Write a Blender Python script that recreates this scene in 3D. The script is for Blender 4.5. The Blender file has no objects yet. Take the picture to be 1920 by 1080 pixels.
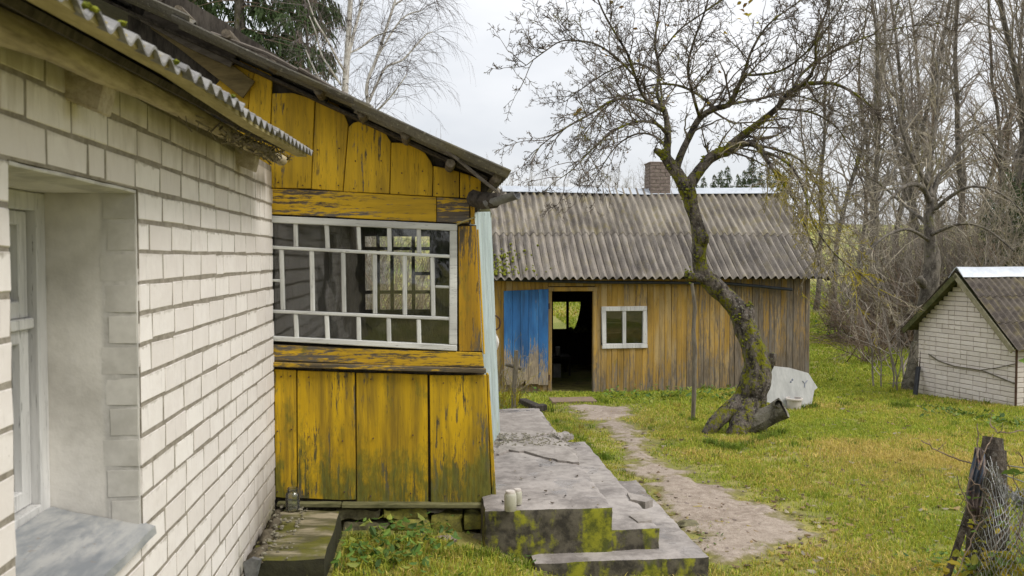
import bpy, bmesh, math, random
import numpy as np
from mathutils import Vector, Matrix, noise

# ------------------------------------------------------------------ camera, world, sun
sc = bpy.context.scene
COL = sc.collection
ZC = 1.80                                    # eye height over the grass by the house
F = 1600.0                                   # focal length in pixels of the 1920 wide photograph
YAW, PITCH = math.atan(159 / F), math.atan(57 / F)
camd = bpy.data.cameras.new('camera')
cam = bpy.data.objects.new('camera', camd)
COL.objects.link(cam)
cam.location = (0, 0, ZC)
cam.rotation_euler = (math.radians(90) - PITCH, 0, -YAW)
camd.sensor_width = 36.0
camd.lens = 36.0 * F / 1920.0
camd.clip_start, camd.clip_end = 0.05, 2000
camd.dof.use_dof = True
camd.dof.focus_distance = 11.0
camd.dof.aperture_fstop = 6.3
sc.camera = cam

SUN_EL, SUN_AZ = math.radians(48), math.radians(120)      # azimuth clockwise from +Y
w = bpy.data.worlds.new('World')
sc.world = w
w.use_nodes = True
nt = w.node_tree
for n in list(nt.nodes):
    nt.nodes.remove(n)
out = nt.nodes.new('ShaderNodeOutputWorld')
sky = nt.nodes.new('ShaderNodeTexSky')
sky.sky_type = 'NISHITA'
sky.sun_disc = False
sky.sun_elevation = SUN_EL
sky.sun_rotation = SUN_AZ
bg1 = nt.nodes.new('ShaderNodeBackground'); bg1.inputs['Strength'].default_value = 0.10
nt.links.new(sky.outputs[0], bg1.inputs['Color'])
# closed stratus deck: grey-white, raised overhead, overcast fashion, to light the walls
tc = nt.nodes.new('ShaderNodeTexCoord')
mp = nt.nodes.new('ShaderNodeMapping'); mp.inputs['Scale'].default_value = (1, 1, 2.2)
mp.inputs['Location'].default_value = (.35, .1, .2)
nt.links.new(tc.outputs['Generated'], mp.inputs[0])
nz = nt.nodes.new('ShaderNodeTexNoise'); nz.inputs['Scale'].default_value = 2.6
nz.inputs['Detail'].default_value = 5; nz.inputs['Roughness'].default_value = .5
nt.links.new(mp.outputs[0], nz.inputs['Vector'])
rmp = nt.nodes.new('ShaderNodeValToRGB')
rmp.color_ramp.elements[0].position = .36; rmp.color_ramp.elements[0].color = (.485, .50, .525, 1)
rmp.color_ramp.elements[1].position = .64; rmp.color_ramp.elements[1].color = (.645, .645, .65, 1)
nt.links.new(nz.outputs[0], rmp.inputs[0])
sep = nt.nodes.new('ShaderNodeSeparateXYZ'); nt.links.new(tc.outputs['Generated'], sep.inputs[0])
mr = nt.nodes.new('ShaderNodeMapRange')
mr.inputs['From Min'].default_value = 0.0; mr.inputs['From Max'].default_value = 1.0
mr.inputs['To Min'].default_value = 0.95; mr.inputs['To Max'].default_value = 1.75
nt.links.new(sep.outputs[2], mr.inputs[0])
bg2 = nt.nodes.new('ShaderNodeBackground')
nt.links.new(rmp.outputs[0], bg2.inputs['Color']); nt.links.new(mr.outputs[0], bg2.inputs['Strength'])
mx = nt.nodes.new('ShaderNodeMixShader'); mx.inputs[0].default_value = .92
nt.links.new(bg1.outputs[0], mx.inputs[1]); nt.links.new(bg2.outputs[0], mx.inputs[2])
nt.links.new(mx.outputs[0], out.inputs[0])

sd = bpy.data.lights.new('sun', 'SUN')
sd.energy = 1.5
sd.angle = math.radians(20)
sd.color = (1.0, .96, .90)
sun = bpy.data.objects.new('sun', sd)
COL.objects.link(sun)
sdir = Vector((math.sin(SUN_AZ) * math.cos(SUN_EL), math.cos(SUN_AZ) * math.cos(SUN_EL), math.sin(SUN_EL)))
sun.rotation_euler = sdir.to_track_quat('Z', 'Y').to_euler()
sun.location = (20, -20, 30)

sc.view_settings.view_transform = 'Standard'
sc.view_settings.look = 'None'
sc.view_settings.exposure = 0.62
sc.view_settings.gamma = 1.0
sc.view_settings.use_curve_mapping = False
sc.render.engine = 'CYCLES'
sc.cycles.max_bounces = 8
sc.cycles.transparent_max_bounces = 24
sc.cycles.use_denoising = True

rnd = random.Random(7)

# ------------------------------------------------------------------ measuring helpers
_f = Vector((math.sin(YAW) * math.cos(PITCH), math.cos(YAW) * math.cos(PITCH), -math.sin(PITCH)))
_r = Vector((math.cos(YAW), -math.sin(YAW), 0))
_u = _r.cross(_f)
EYE = Vector((0, 0, ZC))


def ray(px, py):
    return _f + _r * ((px - 960) / F) + _u * ((540 - py) / F)


def PY(px, py, y):
    d = ray(px, py); return EYE + d * (y / d.y)


def PX(px, py, x):
    d = ray(px, py); return EYE + d * (x / d.x)


def PZ(px, py, z):                            # z: world height
    d = ray(px, py); return EYE + d * ((z - ZC) / d.z)


def PD(px, py, dep):
    return EYE + ray(px, py) * dep


def proj(p):
    q = Vector(p) - EYE
    d = q.dot(_f)
    if d <= 0.01:
        return None
    return 960 + F * q.dot(_r) / d, 540 - F * q.dot(_u) / d, d


def sst(a, b, x):
    t = min(1.0, max(0.0, (x - a) / (b - a)))
    return t * t * (3 - 2 * t)


def gz(x, y):                                 # lie of the land
    if y < 3: z = 0.08
    elif y < 15: z = 0.08 - .0567 * (y - 3)
    elif y < 26: z = -.60 - .014 * (y - 15)
    else: z = -.754
    z += 2.2 * sst(26, 62, y) + 7.0 * sst(55, 170, y)
    z += .13 * (1 - sst(-.1, .9, x)) * (1 - sst(5.6, 8.0, y)) - .11 * sst(.2, 1.0, x) * (1 - sst(5.2, 8.5, y))
    z += .05 * noise.noise(Vector((x * .35, y * .35, 3.1))) + .018 * noise.noise(Vector((x * 1.7, y * 1.7, 9.2)))
    return z


def PG(px, py):
    d = ray(px, py); t = 2.0
    for _ in range(4000):
        p = EYE + d * t
        if p.z <= gz(p.x, p.y):
            break
        t += .02 if t < 30 else .2
    return EYE + d * t


# ------------------------------------------------------------------ mesh helpers
class MB:
    def __init__(s):
        s.v, s.f = [], []

    def add(s, vs, fs):
        o = len(s.v)
        s.v.extend([tuple(p) for p in vs])
        s.f.extend([tuple(o + i for i in f) for f in fs])

    def box(s, c, size, rot=None):
        c = Vector(c); hx, hy, hz = [k / 2 for k in size]
        vs = [Vector((x, y, z)) for x in (-hx, hx) for y in (-hy, hy) for z in (-hz, hz)]
        if rot is not None:
            vs = [rot @ p for p in vs]
        s.hexa([c + p for p in vs])

    def hexa(s, p):                           # order x,y,z nested
        s.add(p, [(0, 1, 3, 2), (4, 6, 7, 5), (0, 4, 5, 1), (2, 3, 7, 6), (0, 2, 6, 4), (1, 5, 7, 3)])

    def beam(s, a, b, wd, th, side=Vector((0, 0, 1))):
        a, b = Vector(a), Vector(b)
        d = (b - a).normalized(); u = d.cross(side).normalized(); n = u.cross(d)
        q = []
        for p in (a, b):
            for i in (-1, 1):
                for j in (-1, 1):
                    q.append(p + u * (i * wd / 2) + n * (j * th / 2))
        s.hexa(q)

    def prism(s, front, back):                # two matching outlines
        n = len(front)
        s.add(list(front) + list(back), [tuple(range(n)), tuple(range(2 * n - 1, n - 1, -1))] +
              [(i, n + i, n + (i + 1) % n, (i + 1) % n) for i in range(n)])

    def tube(s, pts, rad, sides=6, cap=True, jit=0.0, rg=None):
        pts = [Vector(p) for p in pts]
        if isinstance(rad, (int, float)):
            rad = [rad] * len(pts)
        o = len(s.v); n = len(pts)
        d0 = (pts[1] - pts[0]).normalized()
        u = d0.orthogonal().normalized()
        for i, p in enumerate(pts):
            if i == 0: d = d0
            elif i == n - 1: d = (pts[i] - pts[i - 1]).normalized()
            else: d = (pts[i + 1] - pts[i - 1]).normalized()
            u = u - d * u.dot(d)
            if u.length < 1e-5: u = d.orthogonal()
            u.normalize(); v = d.cross(u)
            for k in range(sides):
                a = 2 * math.pi * k / sides
                r = rad[i] * (1 + (rg.uniform(-jit, jit) if jit else 0))
                q = p + u * (math.cos(a) * r) + v * (math.sin(a) * r)
                s.v.append((q.x, q.y, q.z))
        for i in range(n - 1):
            for k in range(sides):
                k2 = (k + 1) % sides
                s.f.append((o + i * sides + k, o + i * sides + k2, o + (i + 1) * sides + k2, o + (i + 1) * sides + k))
        if cap:
            s.f.append(tuple(o + k for k in range(sides - 1, -1, -1)))
            s.f.append(tuple(o + (n - 1) * sides + k for k in range(sides)))

    def lathe(s, c, prof, sides=20):
        c = Vector(c); o = len(s.v); n = len(prof)
        for r, z in prof:
            for k in range(sides):
                a = 2 * math.pi * k / sides
                s.v.append((c.x + r * math.cos(a), c.y + r * math.sin(a), c.z + z))
        for i in range(n - 1):
            for k in range(sides):
                k2 = (k + 1) % sides
                s.f.append((o + i * sides + k, o + i * sides + k2, o + (i + 1) * sides + k2, o + (i + 1) * sides + k))
        s.f.append(tuple(o + k for k in range(sides - 1, -1, -1)))
        s.f.append(tuple(o + (n - 1) * sides + k for k in range(sides)))

    def roughbox(s, a, b, cell=.08, amp=.01, fr=6.0, sd=0.0, rnd_edge=.02):
        """box from a to b, every face a grid, pushed about by noise and with worn edges"""
        a, b = Vector(a), Vector(b)
        n = [max(2, int(round((b[i] - a[i]) / cell))) for i in range(3)]
        idx = {}; o = len(s.v)

        def vert(i, j, k):
            key = (i, j, k)
            if key in idx: return idx[key]
            p = Vector((a.x + (b.x - a.x) * i / n[0], a.y + (b.y - a.y) * j / n[1], a.z + (b.z - a.z) * k / n[2]))
            ed = (i in (0, n[0])) + (j in (0, n[1])) + (k in (0, n[2]))
            c = (a + b) / 2
            q = p * fr + Vector((sd, sd * 1.7, sd * .3))
            dv = Vector((noise.noise(q), noise.noise(q + Vector((31, 0, 0))), noise.noise(q + Vector((0, 57, 0)))))
            p = p + dv * amp
            if ed >= 2 and rnd_edge:
                e = rnd_edge * (.5 + .9 * abs(noise.noise(q * .8 + Vector((9, 9, 9)))))
                for t, m in ((0, n[0]), (1, n[1]), (2, n[2])):
                    if (i, j, k)[t] in (0, m):
                        p[t] += e * (1 if (i, j, k)[t] == 0 else -1) * .6
            idx[key] = len(s.v)
            s.v.append(tuple(p))
            return idx[key]
        for ax in range(3):
            u, v = [(1, 2), (2, 0), (0, 1)][ax]
            for side in (0, n[ax]):
                for i in range(n[u]):
                    for j in range(n[v]):
                        q = []
                        for di, dj in ((0, 0), (1, 0), (1, 1), (0, 1)):
                            t = [0, 0, 0]; t[ax] = side; t[u] = i + di; t[v] = j + dj
                            q.append(vert(*t))
                        s.f.append(tuple(q if side else q[::-1]))

    def blob(s, c, r, seed=0, sub=2, amp=.25, fr=2.0):
        bm = bmesh.new(); bmesh.ops.create_icosphere(bm, subdivisions=sub, radius=1)
        c = Vector(c); r = Vector(r) if hasattr(r, '__len__') else Vector((r, r, r))
        vs = []
        for v in bm.verts:
            k = 1 + amp * noise.noise(v.co * fr + Vector((seed * 3.1, seed, 0)))
            vs.append((c.x + v.co.x * r.x * k, c.y + v.co.y * r.y * k, c.z + v.co.z * r.z * k))
        s.add(vs, [[v.index for v in f.verts] for f in bm.faces]); bm.free()

    def mesh(s, name, off=Vector((0, 0, 0)), smooth=False):
        me = bpy.data.meshes.new(name)
        if off.length: me.from_pydata([(x - off.x, y - off.y, z - off.z) for x, y, z in s.v], [], s.f)
        else: me.from_pydata(s.v, [], s.f)
        bm = bmesh.new(); bm.from_mesh(me)
        if len(bm.faces) < 60000:
            bmesh.ops.recalc_face_normals(bm, faces=bm.faces)
        bm.to_mesh(me); bm.free()
        if smooth:
            me.polygons.foreach_set('use_smooth', [True] * len(me.polygons))
            if smooth != 'full':
                try: me.set_sharp_from_angle(angle=math.radians(40))
                except Exception: pass
        return me


def wpos(o):
    p = Vector((0, 0, 0))
    while o is not None:
        p += o.location; o = o.parent
    return p


def tag(o, label=None, cat=None, group=None, kind=None):
    if label: o['label'] = label
    if cat: o['category'] = cat
    if group: o['group'] = group
    if kind: o['kind'] = kind
    return o


def thing(name, label, cat, loc=(0, 0, 0), group=None):
    o = bpy.data.objects.new(name, None)
    o.empty_display_size = .2
    COL.objects.link(o); o.location = loc
    return tag(o, label, cat, group)


def mk(name, mb, mat, parent=None, label=None, cat=None, group=None, kind=None, smooth=False, bevel=0.0):
    """world-space geometry to one linked object (origin at its base when it is a thing)"""
    if parent is not None:
        off = wpos(parent); loc = (0, 0, 0)
    elif kind == 'structure' or kind == 'stuff':
        off = Vector((0, 0, 0)); loc = (0, 0, 0)
    else:
        a = np.array(mb.v); off = Vector(((a[:, 0].min() + a[:, 0].max()) / 2, (a[:, 1].min() + a[:, 1].max()) / 2, a[:, 2].min())); loc = off
    me = mb.mesh(name, off, smooth)
    if bevel:
        bm = bmesh.new(); bm.from_mesh(me)
        eg = [e for e in bm.edges if len(e.link_faces) == 2 and e.calc_face_angle(0) > .6]
        bmesh.ops.bevel(bm, geom=eg, offset=bevel, segments=1, affect='EDGES', clamp_overlap=True)
        bm.to_mesh(me); bm.free()
    me.materials.append(mat)
    o = bpy.data.objects.new(name, me)
    COL.objects.link(o); o.location = loc
    if parent is not None: o.parent = parent
    return tag(o, label, cat, group, kind)


def inst(name, me, mat4, parent):
    o = bpy.data.objects.new(name, me)
    COL.objects.link(o)
    o.parent = parent
    m = mat4.copy(); m.translation = m.translation - wpos(parent)
    o.matrix_basis = m
    return o


def copy_tree(o, parent=None):
    c = o.copy(); COL.objects.link(c); c.parent = parent
    for ch in list(o.children): copy_tree(ch, c)
    return c


def board(name, poly, y, th, mat, parent, bevel=.003, back=None):
    """a plank cut to an outline given by its picture corners, standing in the plane at distance y"""
    mb = MB()
    fr = [PY(px, py, y) for px, py in poly]
    mb.prism(fr, [p + Vector((0, th, 0)) for p in fr])
    return mk(name, mb, mat, parent, bevel=bevel)
# ------------------------------------------------------------------ materials
class G:
    """tiny node-graph helper"""
    def __init__(s, name):
        s.m = bpy.data.materials.new(name); s.m.use_nodes = True
        s.t = s.m.node_tree
        for n in list(s.t.nodes): s.t.nodes.remove(n)
        s.o = s.t.nodes.new('ShaderNodeOutputMaterial')
        s._pos = s._rnd = s._obj = None

    def n(s, ty, **kw):
        nd = s.t.nodes.new(ty)
        for k, v in kw.items(): setattr(nd, k, v)
        return nd

    def put(s, sock, v):
        if isinstance(v, bpy.types.NodeSocket): s.t.links.new(v, sock)
        elif isinstance(v, (tuple, list)) and len(v) == 3 and sock.type == 'RGBA': sock.default_value = (*v, 1)
        else: sock.default_value = v

    @property
    def pos(s):
        if s._pos is None: s._pos = s.n('ShaderNodeNewGeometry').outputs['Position']
        return s._pos

    @property
    def obj(s):
        if s._obj is None: s._obj = s.n('ShaderNodeTexCoord').outputs['Object']
        return s._obj

    @property
    def rnd(s):
        if s._rnd is None: s._rnd = s.n('ShaderNodeObjectInfo').outputs['Random']
        return s._rnd

    def xyz(s, v):
        nd = s.n('ShaderNodeSeparateXYZ'); s.put(nd.inputs[0], v); return nd.outputs

    def scale(s, v, sc_, off=None):
        nd = s.n('ShaderNodeVectorMath', operation='MULTIPLY'); s.put(nd.inputs[0], v); nd.inputs[1].default_value = sc_
        r = nd.outputs[0]
        if off is not None:
            a = s.n('ShaderNodeVectorMath', operation='ADD'); s.put(a.inputs[0], r)
            c = s.n('ShaderNodeCombineXYZ')
            for i in range(3): s.put(c.inputs[i], off)
            s.put(a.inputs[1], c.outputs[0]); r = a.outputs[0]
        return r

    def noise(s, vec, scale=5., detail=4, rough=.55, dist=0.0):
        nd = s.n('ShaderNodeTexNoise'); s.put(nd.inputs['Vector'], vec)
        nd.inputs['Scale'].default_value = scale; nd.inputs['Detail'].default_value = detail
        nd.inputs['Roughness'].default_value = rough; nd.inputs['Distortion'].default_value = dist
        return nd.outputs[0]

    def vor(s, vec, scale=5., feature='F1', out='Distance'):
        nd = s.n('ShaderNodeTexVoronoi', feature=feature); s.put(nd.inputs['Vector'], vec)
        nd.inputs['Scale'].default_value = scale
        return nd.outputs[out]

    def mr(s, v, a, b, c=0., d=1., smooth=True):
        nd = s.n('ShaderNodeMapRange', interpolation_type='SMOOTHSTEP' if smooth else 'LINEAR')
        s.put(nd.inputs[0], v)
        for i, k in enumerate((a, b, c, d)): s.put(nd.inputs[i + 1], k)
        return nd.outputs[0]

    def math(s, op, a, b=0.0):
        nd = s.n('ShaderNodeMath', operation=op); s.put(nd.inputs[0], a); s.put(nd.inputs[1], b); return nd.outputs[0]

    def mul(s, a, b): return s.math('MULTIPLY', a, b)
    def addm(s, a, b): return s.math('ADD', a, b)

    def mix(s, f, a, b):
        nd = s.n('ShaderNodeMix', data_type='RGBA'); s.put(nd.inputs[0], f)
        s.put(nd.inputs[6], a); s.put(nd.inputs[7], b); return nd.outputs[2]

    def bump(s, h, strength=.4, dist=.01):
        nd = s.n('ShaderNodeBump'); s.put(nd.inputs['Height'], h)
        nd.inputs['Strength'].default_value = strength; nd.inputs['Distance'].default_value = dist
        return nd.outputs[0]

    def surf(s, col, rough=.85, nrm=None, metal=0.0, spec=.3):
        b = s.n('ShaderNodeBsdfPrincipled')
        s.put(b.inputs['Base Color'], col); s.put(b.inputs['Roughness'], rough); s.put(b.inputs['Metallic'], metal)
        b.inputs['Specular IOR Level'].default_value = spec
        if nrm is not None: s.put(b.inputs['Normal'], nrm)
        s.t.links.new(b.outputs[0], s.o.inputs[0])
        return s.m


def plain(name, a, b, scale=12, rough=.85, metal=0., stretch=(1, 1, 1), bump=.3, spec=.3, bd=.004):
    g = G(name)
    v = g.scale(g.pos, stretch, g.mul(g.rnd, 37.))
    n1 = g.noise(v, scale, 6, .62)
    n2 = g.noise(v, scale * 5, 3, .6)
    k = g.mr(g.addm(g.mul(n1, .7), g.mul(n2, .3)), .3, .7)
    return g.surf(g.mix(k, a, b), rough, g.bump(n1, bump, bd), metal, spec)


def m_brick(name, lo, hi, grime=None):
    g = G(name)
    oc = g.xyz(g.obj)
    off = g.mul(g.rnd, 91.)
    v = g.scale(g.obj, (1, 1, 1), off)
    n1 = g.noise(v, 14, 5, .6)
    n2 = g.noise(v, 60, 3, .6)
    base = g.mix(g.mr(g.addm(g.mul(n1, .6), g.mul(g.rnd, .4)), .3, .75), lo, hi)
    # vertical scrape lines of the pressed face
    sv = g.noise(g.scale(g.obj, (1.0, 1.0, .12), off), 70, 2, .6)
    base = g.mix(g.mr(sv, .58, .72, 0, .35), base, tuple(c * .72 for c in lo))
    # mortar run over the upper arris
    nz_ = g.noise(v, 22, 4, .65)
    top = g.addm(oc[2], g.mul(g.addm(nz_, -.5), .05))
    ms = g.mr(top, .034, .046, 0, g.mr(g.rnd, .2, .9, .25, .8))
    base = g.mix(ms, base, (.37, .335, .28))
    # pits and specks
    sp = g.mr(g.vor(v, 30), .0, .12, 1, 0)
    spm = g.mul(sp, g.mr(g.noise(v, 9, 2), .55, .65))
    base = g.mix(g.mul(spm, .6), base, (.16, .12, .08))
    if grime: base = grime(g, base)
    return g.surf(base, .9, g.bump(g.addm(n1, g.mul(n2, .4)), .5, .004), 0, .2)


def grime_house(g, base):
    p = g.xyz(g.pos)
    n = g.noise(g.pos, 2.4, 5, .6)
    n2 = g.noise(g.scale(g.pos, (6, 6, 1.2)), 2.0, 4, .6)
    # splash-back dirt near the ground at the corner by the bench, algae lowest
    low = g.mr(g.addm(p[2], g.mul(n, .5)), .42, 1.02, 1, 0)
    far = g.mr(g.addm(p[1], g.mul(n2, .9)), 4.5, 5.6)
    k = g.mul(low, far)
    base = g.mix(g.mul(k, .85), base, (.15, .12, .075))
    al = g.mul(g.mr(g.addm(p[2], g.mul(n2, .4)), .3, .65, 1, 0), g.mr(n, .42, .58))
    base = g.mix(g.mul(al, .65), base, (.20, .19, .06))
    # run-off stains below the eave
    up = g.mul(g.mr(g.addm(p[2], g.mul(n2, .55)), 2.34, 2.62), g.mr(n, .3, .55))
    return g.mix(g.mul(up, .6), base, (.24, .19, .11))


def grime_small(g, base):
    p = g.xyz(g.pos)
    n = g.noise(g.pos, 1.6, 5, .6)
    k = g.mul(g.mr(g.addm(p[2], g.mul(n, .6)), -.35, .1, 1, 0), .55)
    return g.mix(k, base, (.26, .24, .12))


M = {}
M['brick'] = m_brick('white_silicate_brick', (.71, .66, .628), (.805, .762, .732), grime_house)
M['brick2'] = m_brick('white_silicate_brick_small', (.67, .61, .565), (.78, .72, .675), grime_small)
M['mortar'] = plain('mortar', (.19, .165, .13), (.345, .31, .26), 18, .95, bump=.8, bd=.01)
M['mortar2'] = plain('mortar_small', (.24, .20, .15), (.36, .31, .24), 18, .95, bump=.5)
M['chimney'] = plain('chimney_brick', (.13, .10, .09), (.27, .22, .19), 14, .9, bump=.6)

# plastered reveal: render over brickwork, scuffed patches
g = G('lime_plaster')
n1 = g.noise(g.pos, 3.5, 6, .6); n2 = g.noise(g.pos, 25, 4, .6); n3 = g.noise(g.scale(g.pos, (1, 1, .5)), 7, 5, .65)
c = g.mix(g.mr(n1, .35, .65), (.50, .475, .43), (.69, .66, .61))
p = g.xyz(g.pos)
edge = g.mr(g.addm(p[0], g.mul(n3, .05)), -1.05, -1.03)         # thinner render by the arris, brick shows
c = g.mix(g.mul(edge, .8), c, g.mix(g.mr(n3, .4, .6), (.40, .385, .36), (.60, .58, .545)))
c = g.mix(g.mr(n2, .6, .75, 0, .35), c, (.62, .6, .57))
M['reveal_brick'] = plain('limewashed_grey_brick', (.48, .46, .42), (.67, .645, .60), 5, .92, bump=.5)
M['plaster'] = g.surf(c, .92, g.bump(g.addm(n1, g.mul(n2, .35)), .6, .01))


def m_paintwood(name, paint, wood, cover=.5, axis='z', moss=0.0, mosscol=(.085, .085, .012), rough=.7, grey=.3, scale=1.0,
                lowwear=None, paint2=None, zm=None, rightwear=None, seed=0., soft=.06, grime=.55):
    """peeling paint over weathered boards: grain-stretched flakes, silver-grey wood, optional algae"""
    g = G(name)
    st = {'z': (1, 1, .07), 'x': (.07, 1, 1), 'y': (1, .07, 1)}[axis]
    off = g.addm(g.mul(g.rnd, 53.), seed)
    v = g.scale(g.pos, st, off)
    st2 = {'z': (1, 1, .25), 'x': (.25, 1, 1), 'y': (1, .25, 1)}[axis]
    v2 = g.scale(g.pos, st2, off)
    grain = g.noise(v, 90 * scale, 4, .65, .3)
    mid = g.noise(v, 40 * scale, 5, .7, .3)
    flake = g.noise(v2, 55 * scale, 5, .72, .2)
    big = g.noise(v2, 4.5 * scale, 4, .6)
    p = g.xyz(g.pos)
    wear = g.addm(g.addm(g.mul(mid, .40), g.mul(flake, .30)), g.mul(big, .30))
    if lowwear:                                # paint gone where splash reaches
        wear = g.addm(wear, g.mr(g.addm(p[2], g.mul(big, .5)), lowwear[0], lowwear[1], lowwear[2], 0.0))
    if rightwear:
        wear = g.addm(wear, g.mr(g.addm(p[0], g.mul(big, 1.2)), rightwear[0], rightwear[1], 0.0, rightwear[2]))
    wear = g.addm(wear, g.mul(g.addm(g.rnd, -.5), .10))
    k = g.mr(wear, cover, cover + soft)
    wd = g.mix(g.mr(grain, .35, .7), tuple(c * .45 for c in wood), wood)
    wd = g.mix(g.mr(g.noise(v2, 7, 3), .45, .65, 0, grey), wd, (.21, .195, .18))
    pt = g.mix(g.mr(big, .35, .65), tuple(c * .72 for c in paint), paint)
    pt = g.mix(g.mr(mid, .5, .66, 0, .55), pt, tuple(c * .45 + .01 for c in paint))
    if paint2: pt = g.mix(g.mr(g.noise(v2, 3.2, 3), .45, .62, 0, .8), pt, paint2)
    # rain-washed olive grime following the grain
    gs = g.addm(g.mul(g.noise(v, 13 * scale, 5, .7, .3), .65), g.mul(g.noise(v2, 3.1, 3), .35))
    pt = g.mix(g.mr(gs, .44, .66, 0, grime), pt, tuple(c * .22 + .012 for c in paint))
    col = g.mix(k, pt, wd)
    crack = g.mr(g.noise(v, 150 * scale, 3, .6, .5), .64, .70)
    col = g.mix(g.mul(crack, .7), col, (.02, .016, .011))
    if moss:
        mk_ = g.noise(g.scale(g.pos, (1, 1, .5), off), 7, 5, .7)
        if zm: mk_ = g.addm(mk_, g.mr(g.addm(p[2], g.mul(big, .25)), zm[0], zm[1], zm[2], 0.0))
        col = g.mix(g.mr(mk_, .60 - moss * .2, .84 - moss * .2, 0, .85), col, g.mix(g.mr(flake, .35, .65), mosscol, tuple(c * 1.9 for c in mosscol)))
    h = g.addm(g.mul(grain, .5), g.mul(k, -.35))
    return g.surf(col, rough, g.bump(g.addm(h, g.mul(crack, -.6)), .55, .004), 0, .35)


YEL = (.72, .44, .018)
M['yel_gable'] = m_paintwood('yellow_paint_gable', YEL, (.125, .10, .065), .57, 'z', .02, grey=.5, grime=.6)
M['yel_header'] = m_paintwood('yellow_paint_header', YEL, (.15, .115, .085), .462, 'x', .05, grey=.5)
M['yel_sill'] = m_paintwood('yellow_paint_sill', YEL, (.13, .10, .06), .475, 'x', .25, grey=.3)
M['yel_skirt'] = m_paintwood('yellow_paint_skirt', (.72, .445, .008), (.12, .095, .045), .535, 'z', .36, grey=.3, grime=.8,
                             lowwear=(.3, 1.0, .09), zm=(.36, .95, .22))
M['yel_post'] = m_paintwood('yellow_paint_post', (.58, .32, .01), (.15, .11, .06), .52, 'z', .18, grey=.3)
M['yel_shed'] = m_paintwood('faded_yellow_shed', (.52, .315, .065), (.245, .195, .14), .515, 'z', .03, grey=.5, rough=.85, scale=.7,
                            lowwear=(-.5, .75, .13), paint2=(.46, .335, .16), rightwear=(4.2, 8.0, .17), zm=(-.62, -.3, .12), soft=.16)
M['white_wood'] = m_paintwood('white_paint_wood', (.74, .74, .71), (.33, .30, .25), .575, 'z', .0, rough=.55, grey=.6, grime=.35)
M['white_wood_h'] = m_paintwood('white_paint_rail', (.74, .74, .71), (.33, .30, .25), .575, 'x', .0, rough=.55, grey=.6, grime=.35)
M['white_frame'] = m_paintwood('white_paint_casement', (.72, .71, .69), (.40, .37, .32), .70, 'z', .0, rough=.5, grime=.15)
M['paleblue'] = m_paintwood('pale_blue_paint', (.50, .59, .58), (.30, .29, .25), .585, 'z', .12, (.20, .22, .11), rough=.6, grey=.6, grime=.3,
                            zm=(.3, .8, .12))
M['blue_door'] = m_paintwood('blue_paint_door', (.028, .14, .37), (.44, .35, .24), .60, 'z', .0, rough=.6, grey=.25,
                             lowwear=(-.30, 1.05, .24), paint2=(.05, .20, .46))
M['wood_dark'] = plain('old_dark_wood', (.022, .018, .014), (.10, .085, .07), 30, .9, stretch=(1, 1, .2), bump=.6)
M['wood_grey'] = plain('weathered_grey_wood', (.075, .062, .05), (.19, .165, .14), 30, .9, stretch=(.25, 1, 1), bump=.6)
M['wood_black'] = plain('near_black_boards', (.012, .010, .008), (.035, .028, .022), 20, .95, stretch=(1, 1, .2))  # near-black wood for the shed inside and the log's hollow
M['log_pale'] = plain('peeled_log', (.15, .12, .07), (.55, .47, .32), 11, .85, stretch=(1, .15, 1), bump=.5)
M['log_grey'] = plain('grey_pole', (.10, .082, .06), (.23, .20, .155), 28, .9, stretch=(1, 1, .18), bump=.6)
M['batten'] = plain('algae_batten', (.24, .20, .08), (.44, .37, .19), 20, .85, stretch=(1, .2, 1), bump=.4)
M['log_end'] = plain('sawn_end', (.30, .25, .18), (.52, .46, .36), 40, .9)
M['plank_step'] = plain('damp_step_plank', (.16, .11, .075), (.30, .22, .16), 25, .75, stretch=(.2, 1, 1))
M['mossy_wood'] = plain('mossy_barge_board', (.035, .045, .012), (.12, .115, .05), 14, .9, bump=.6)
M['brown_board'] = plain('brown_cover_board', (.085, .065, .03), (.24, .18, .08), 18, .85, stretch=(.2, 1, 1), bump=.5)
M['barge'] = plain('pale_barge_board', (.19, .175, .10), (.34, .31, .22), 14, .9)


def m_asbestos(name, lo, hi, streak='z', lichen=.3, pale=.5):
    g = G(name)
    v = g.scale(g.pos, (1, 1, 1), g.mul(g.rnd, 11.))
    st = g.noise(g.scale(g.pos, (1, .12, .12) if streak == 'z' else (.12, 1, .12), g.mul(g.rnd, 11.)), 16, 5, .65)
    n1 = g.noise(v, 5, 6, .6); n2 = g.noise(v, 60, 4, .7); n3 = g.noise(v, 1.3, 3, .5)
    c = g.mix(g.mr(g.addm(g.mul(st, .6), g.mul(n3, .4)), .36, .62), lo, hi)
    c = g.mix(g.mr(n2, .5, .72, 0, .6), c, tuple(k * .5 for k in lo))
    c = g.mix(g.mul(g.mr(g.noise(v, 38, 3, .7), .58, .68), pale), c, (.44, .42, .36))
    c = g.mix(g.mul(g.mr(n1, .5, .66), lichen), c, (.24, .20, .075))
    return g.surf(c, .9, g.bump(g.addm(n1, n2), .5, .004), 0, .2)


M['roof_shed'] = m_asbestos('weathered_fibre_cement', (.13, .113, .097), (.33, .295, .245), 'z', .4)
M['roof_shed_low'] = m_asbestos('weathered_fibre_cement_low', (.12, .106, .095), (.295, .262, .225), 'z', .2)
M['roof_grey'] = m_asbestos('grey_fibre_cement', (.13, .125, .12), (.27, .265, .26), 'y', .12)
M['roof_small'] = m_asbestos('brown_fibre_cement', (.07, .058, .05), (.15, .128, .105), 'y', .35, .12)


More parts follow.
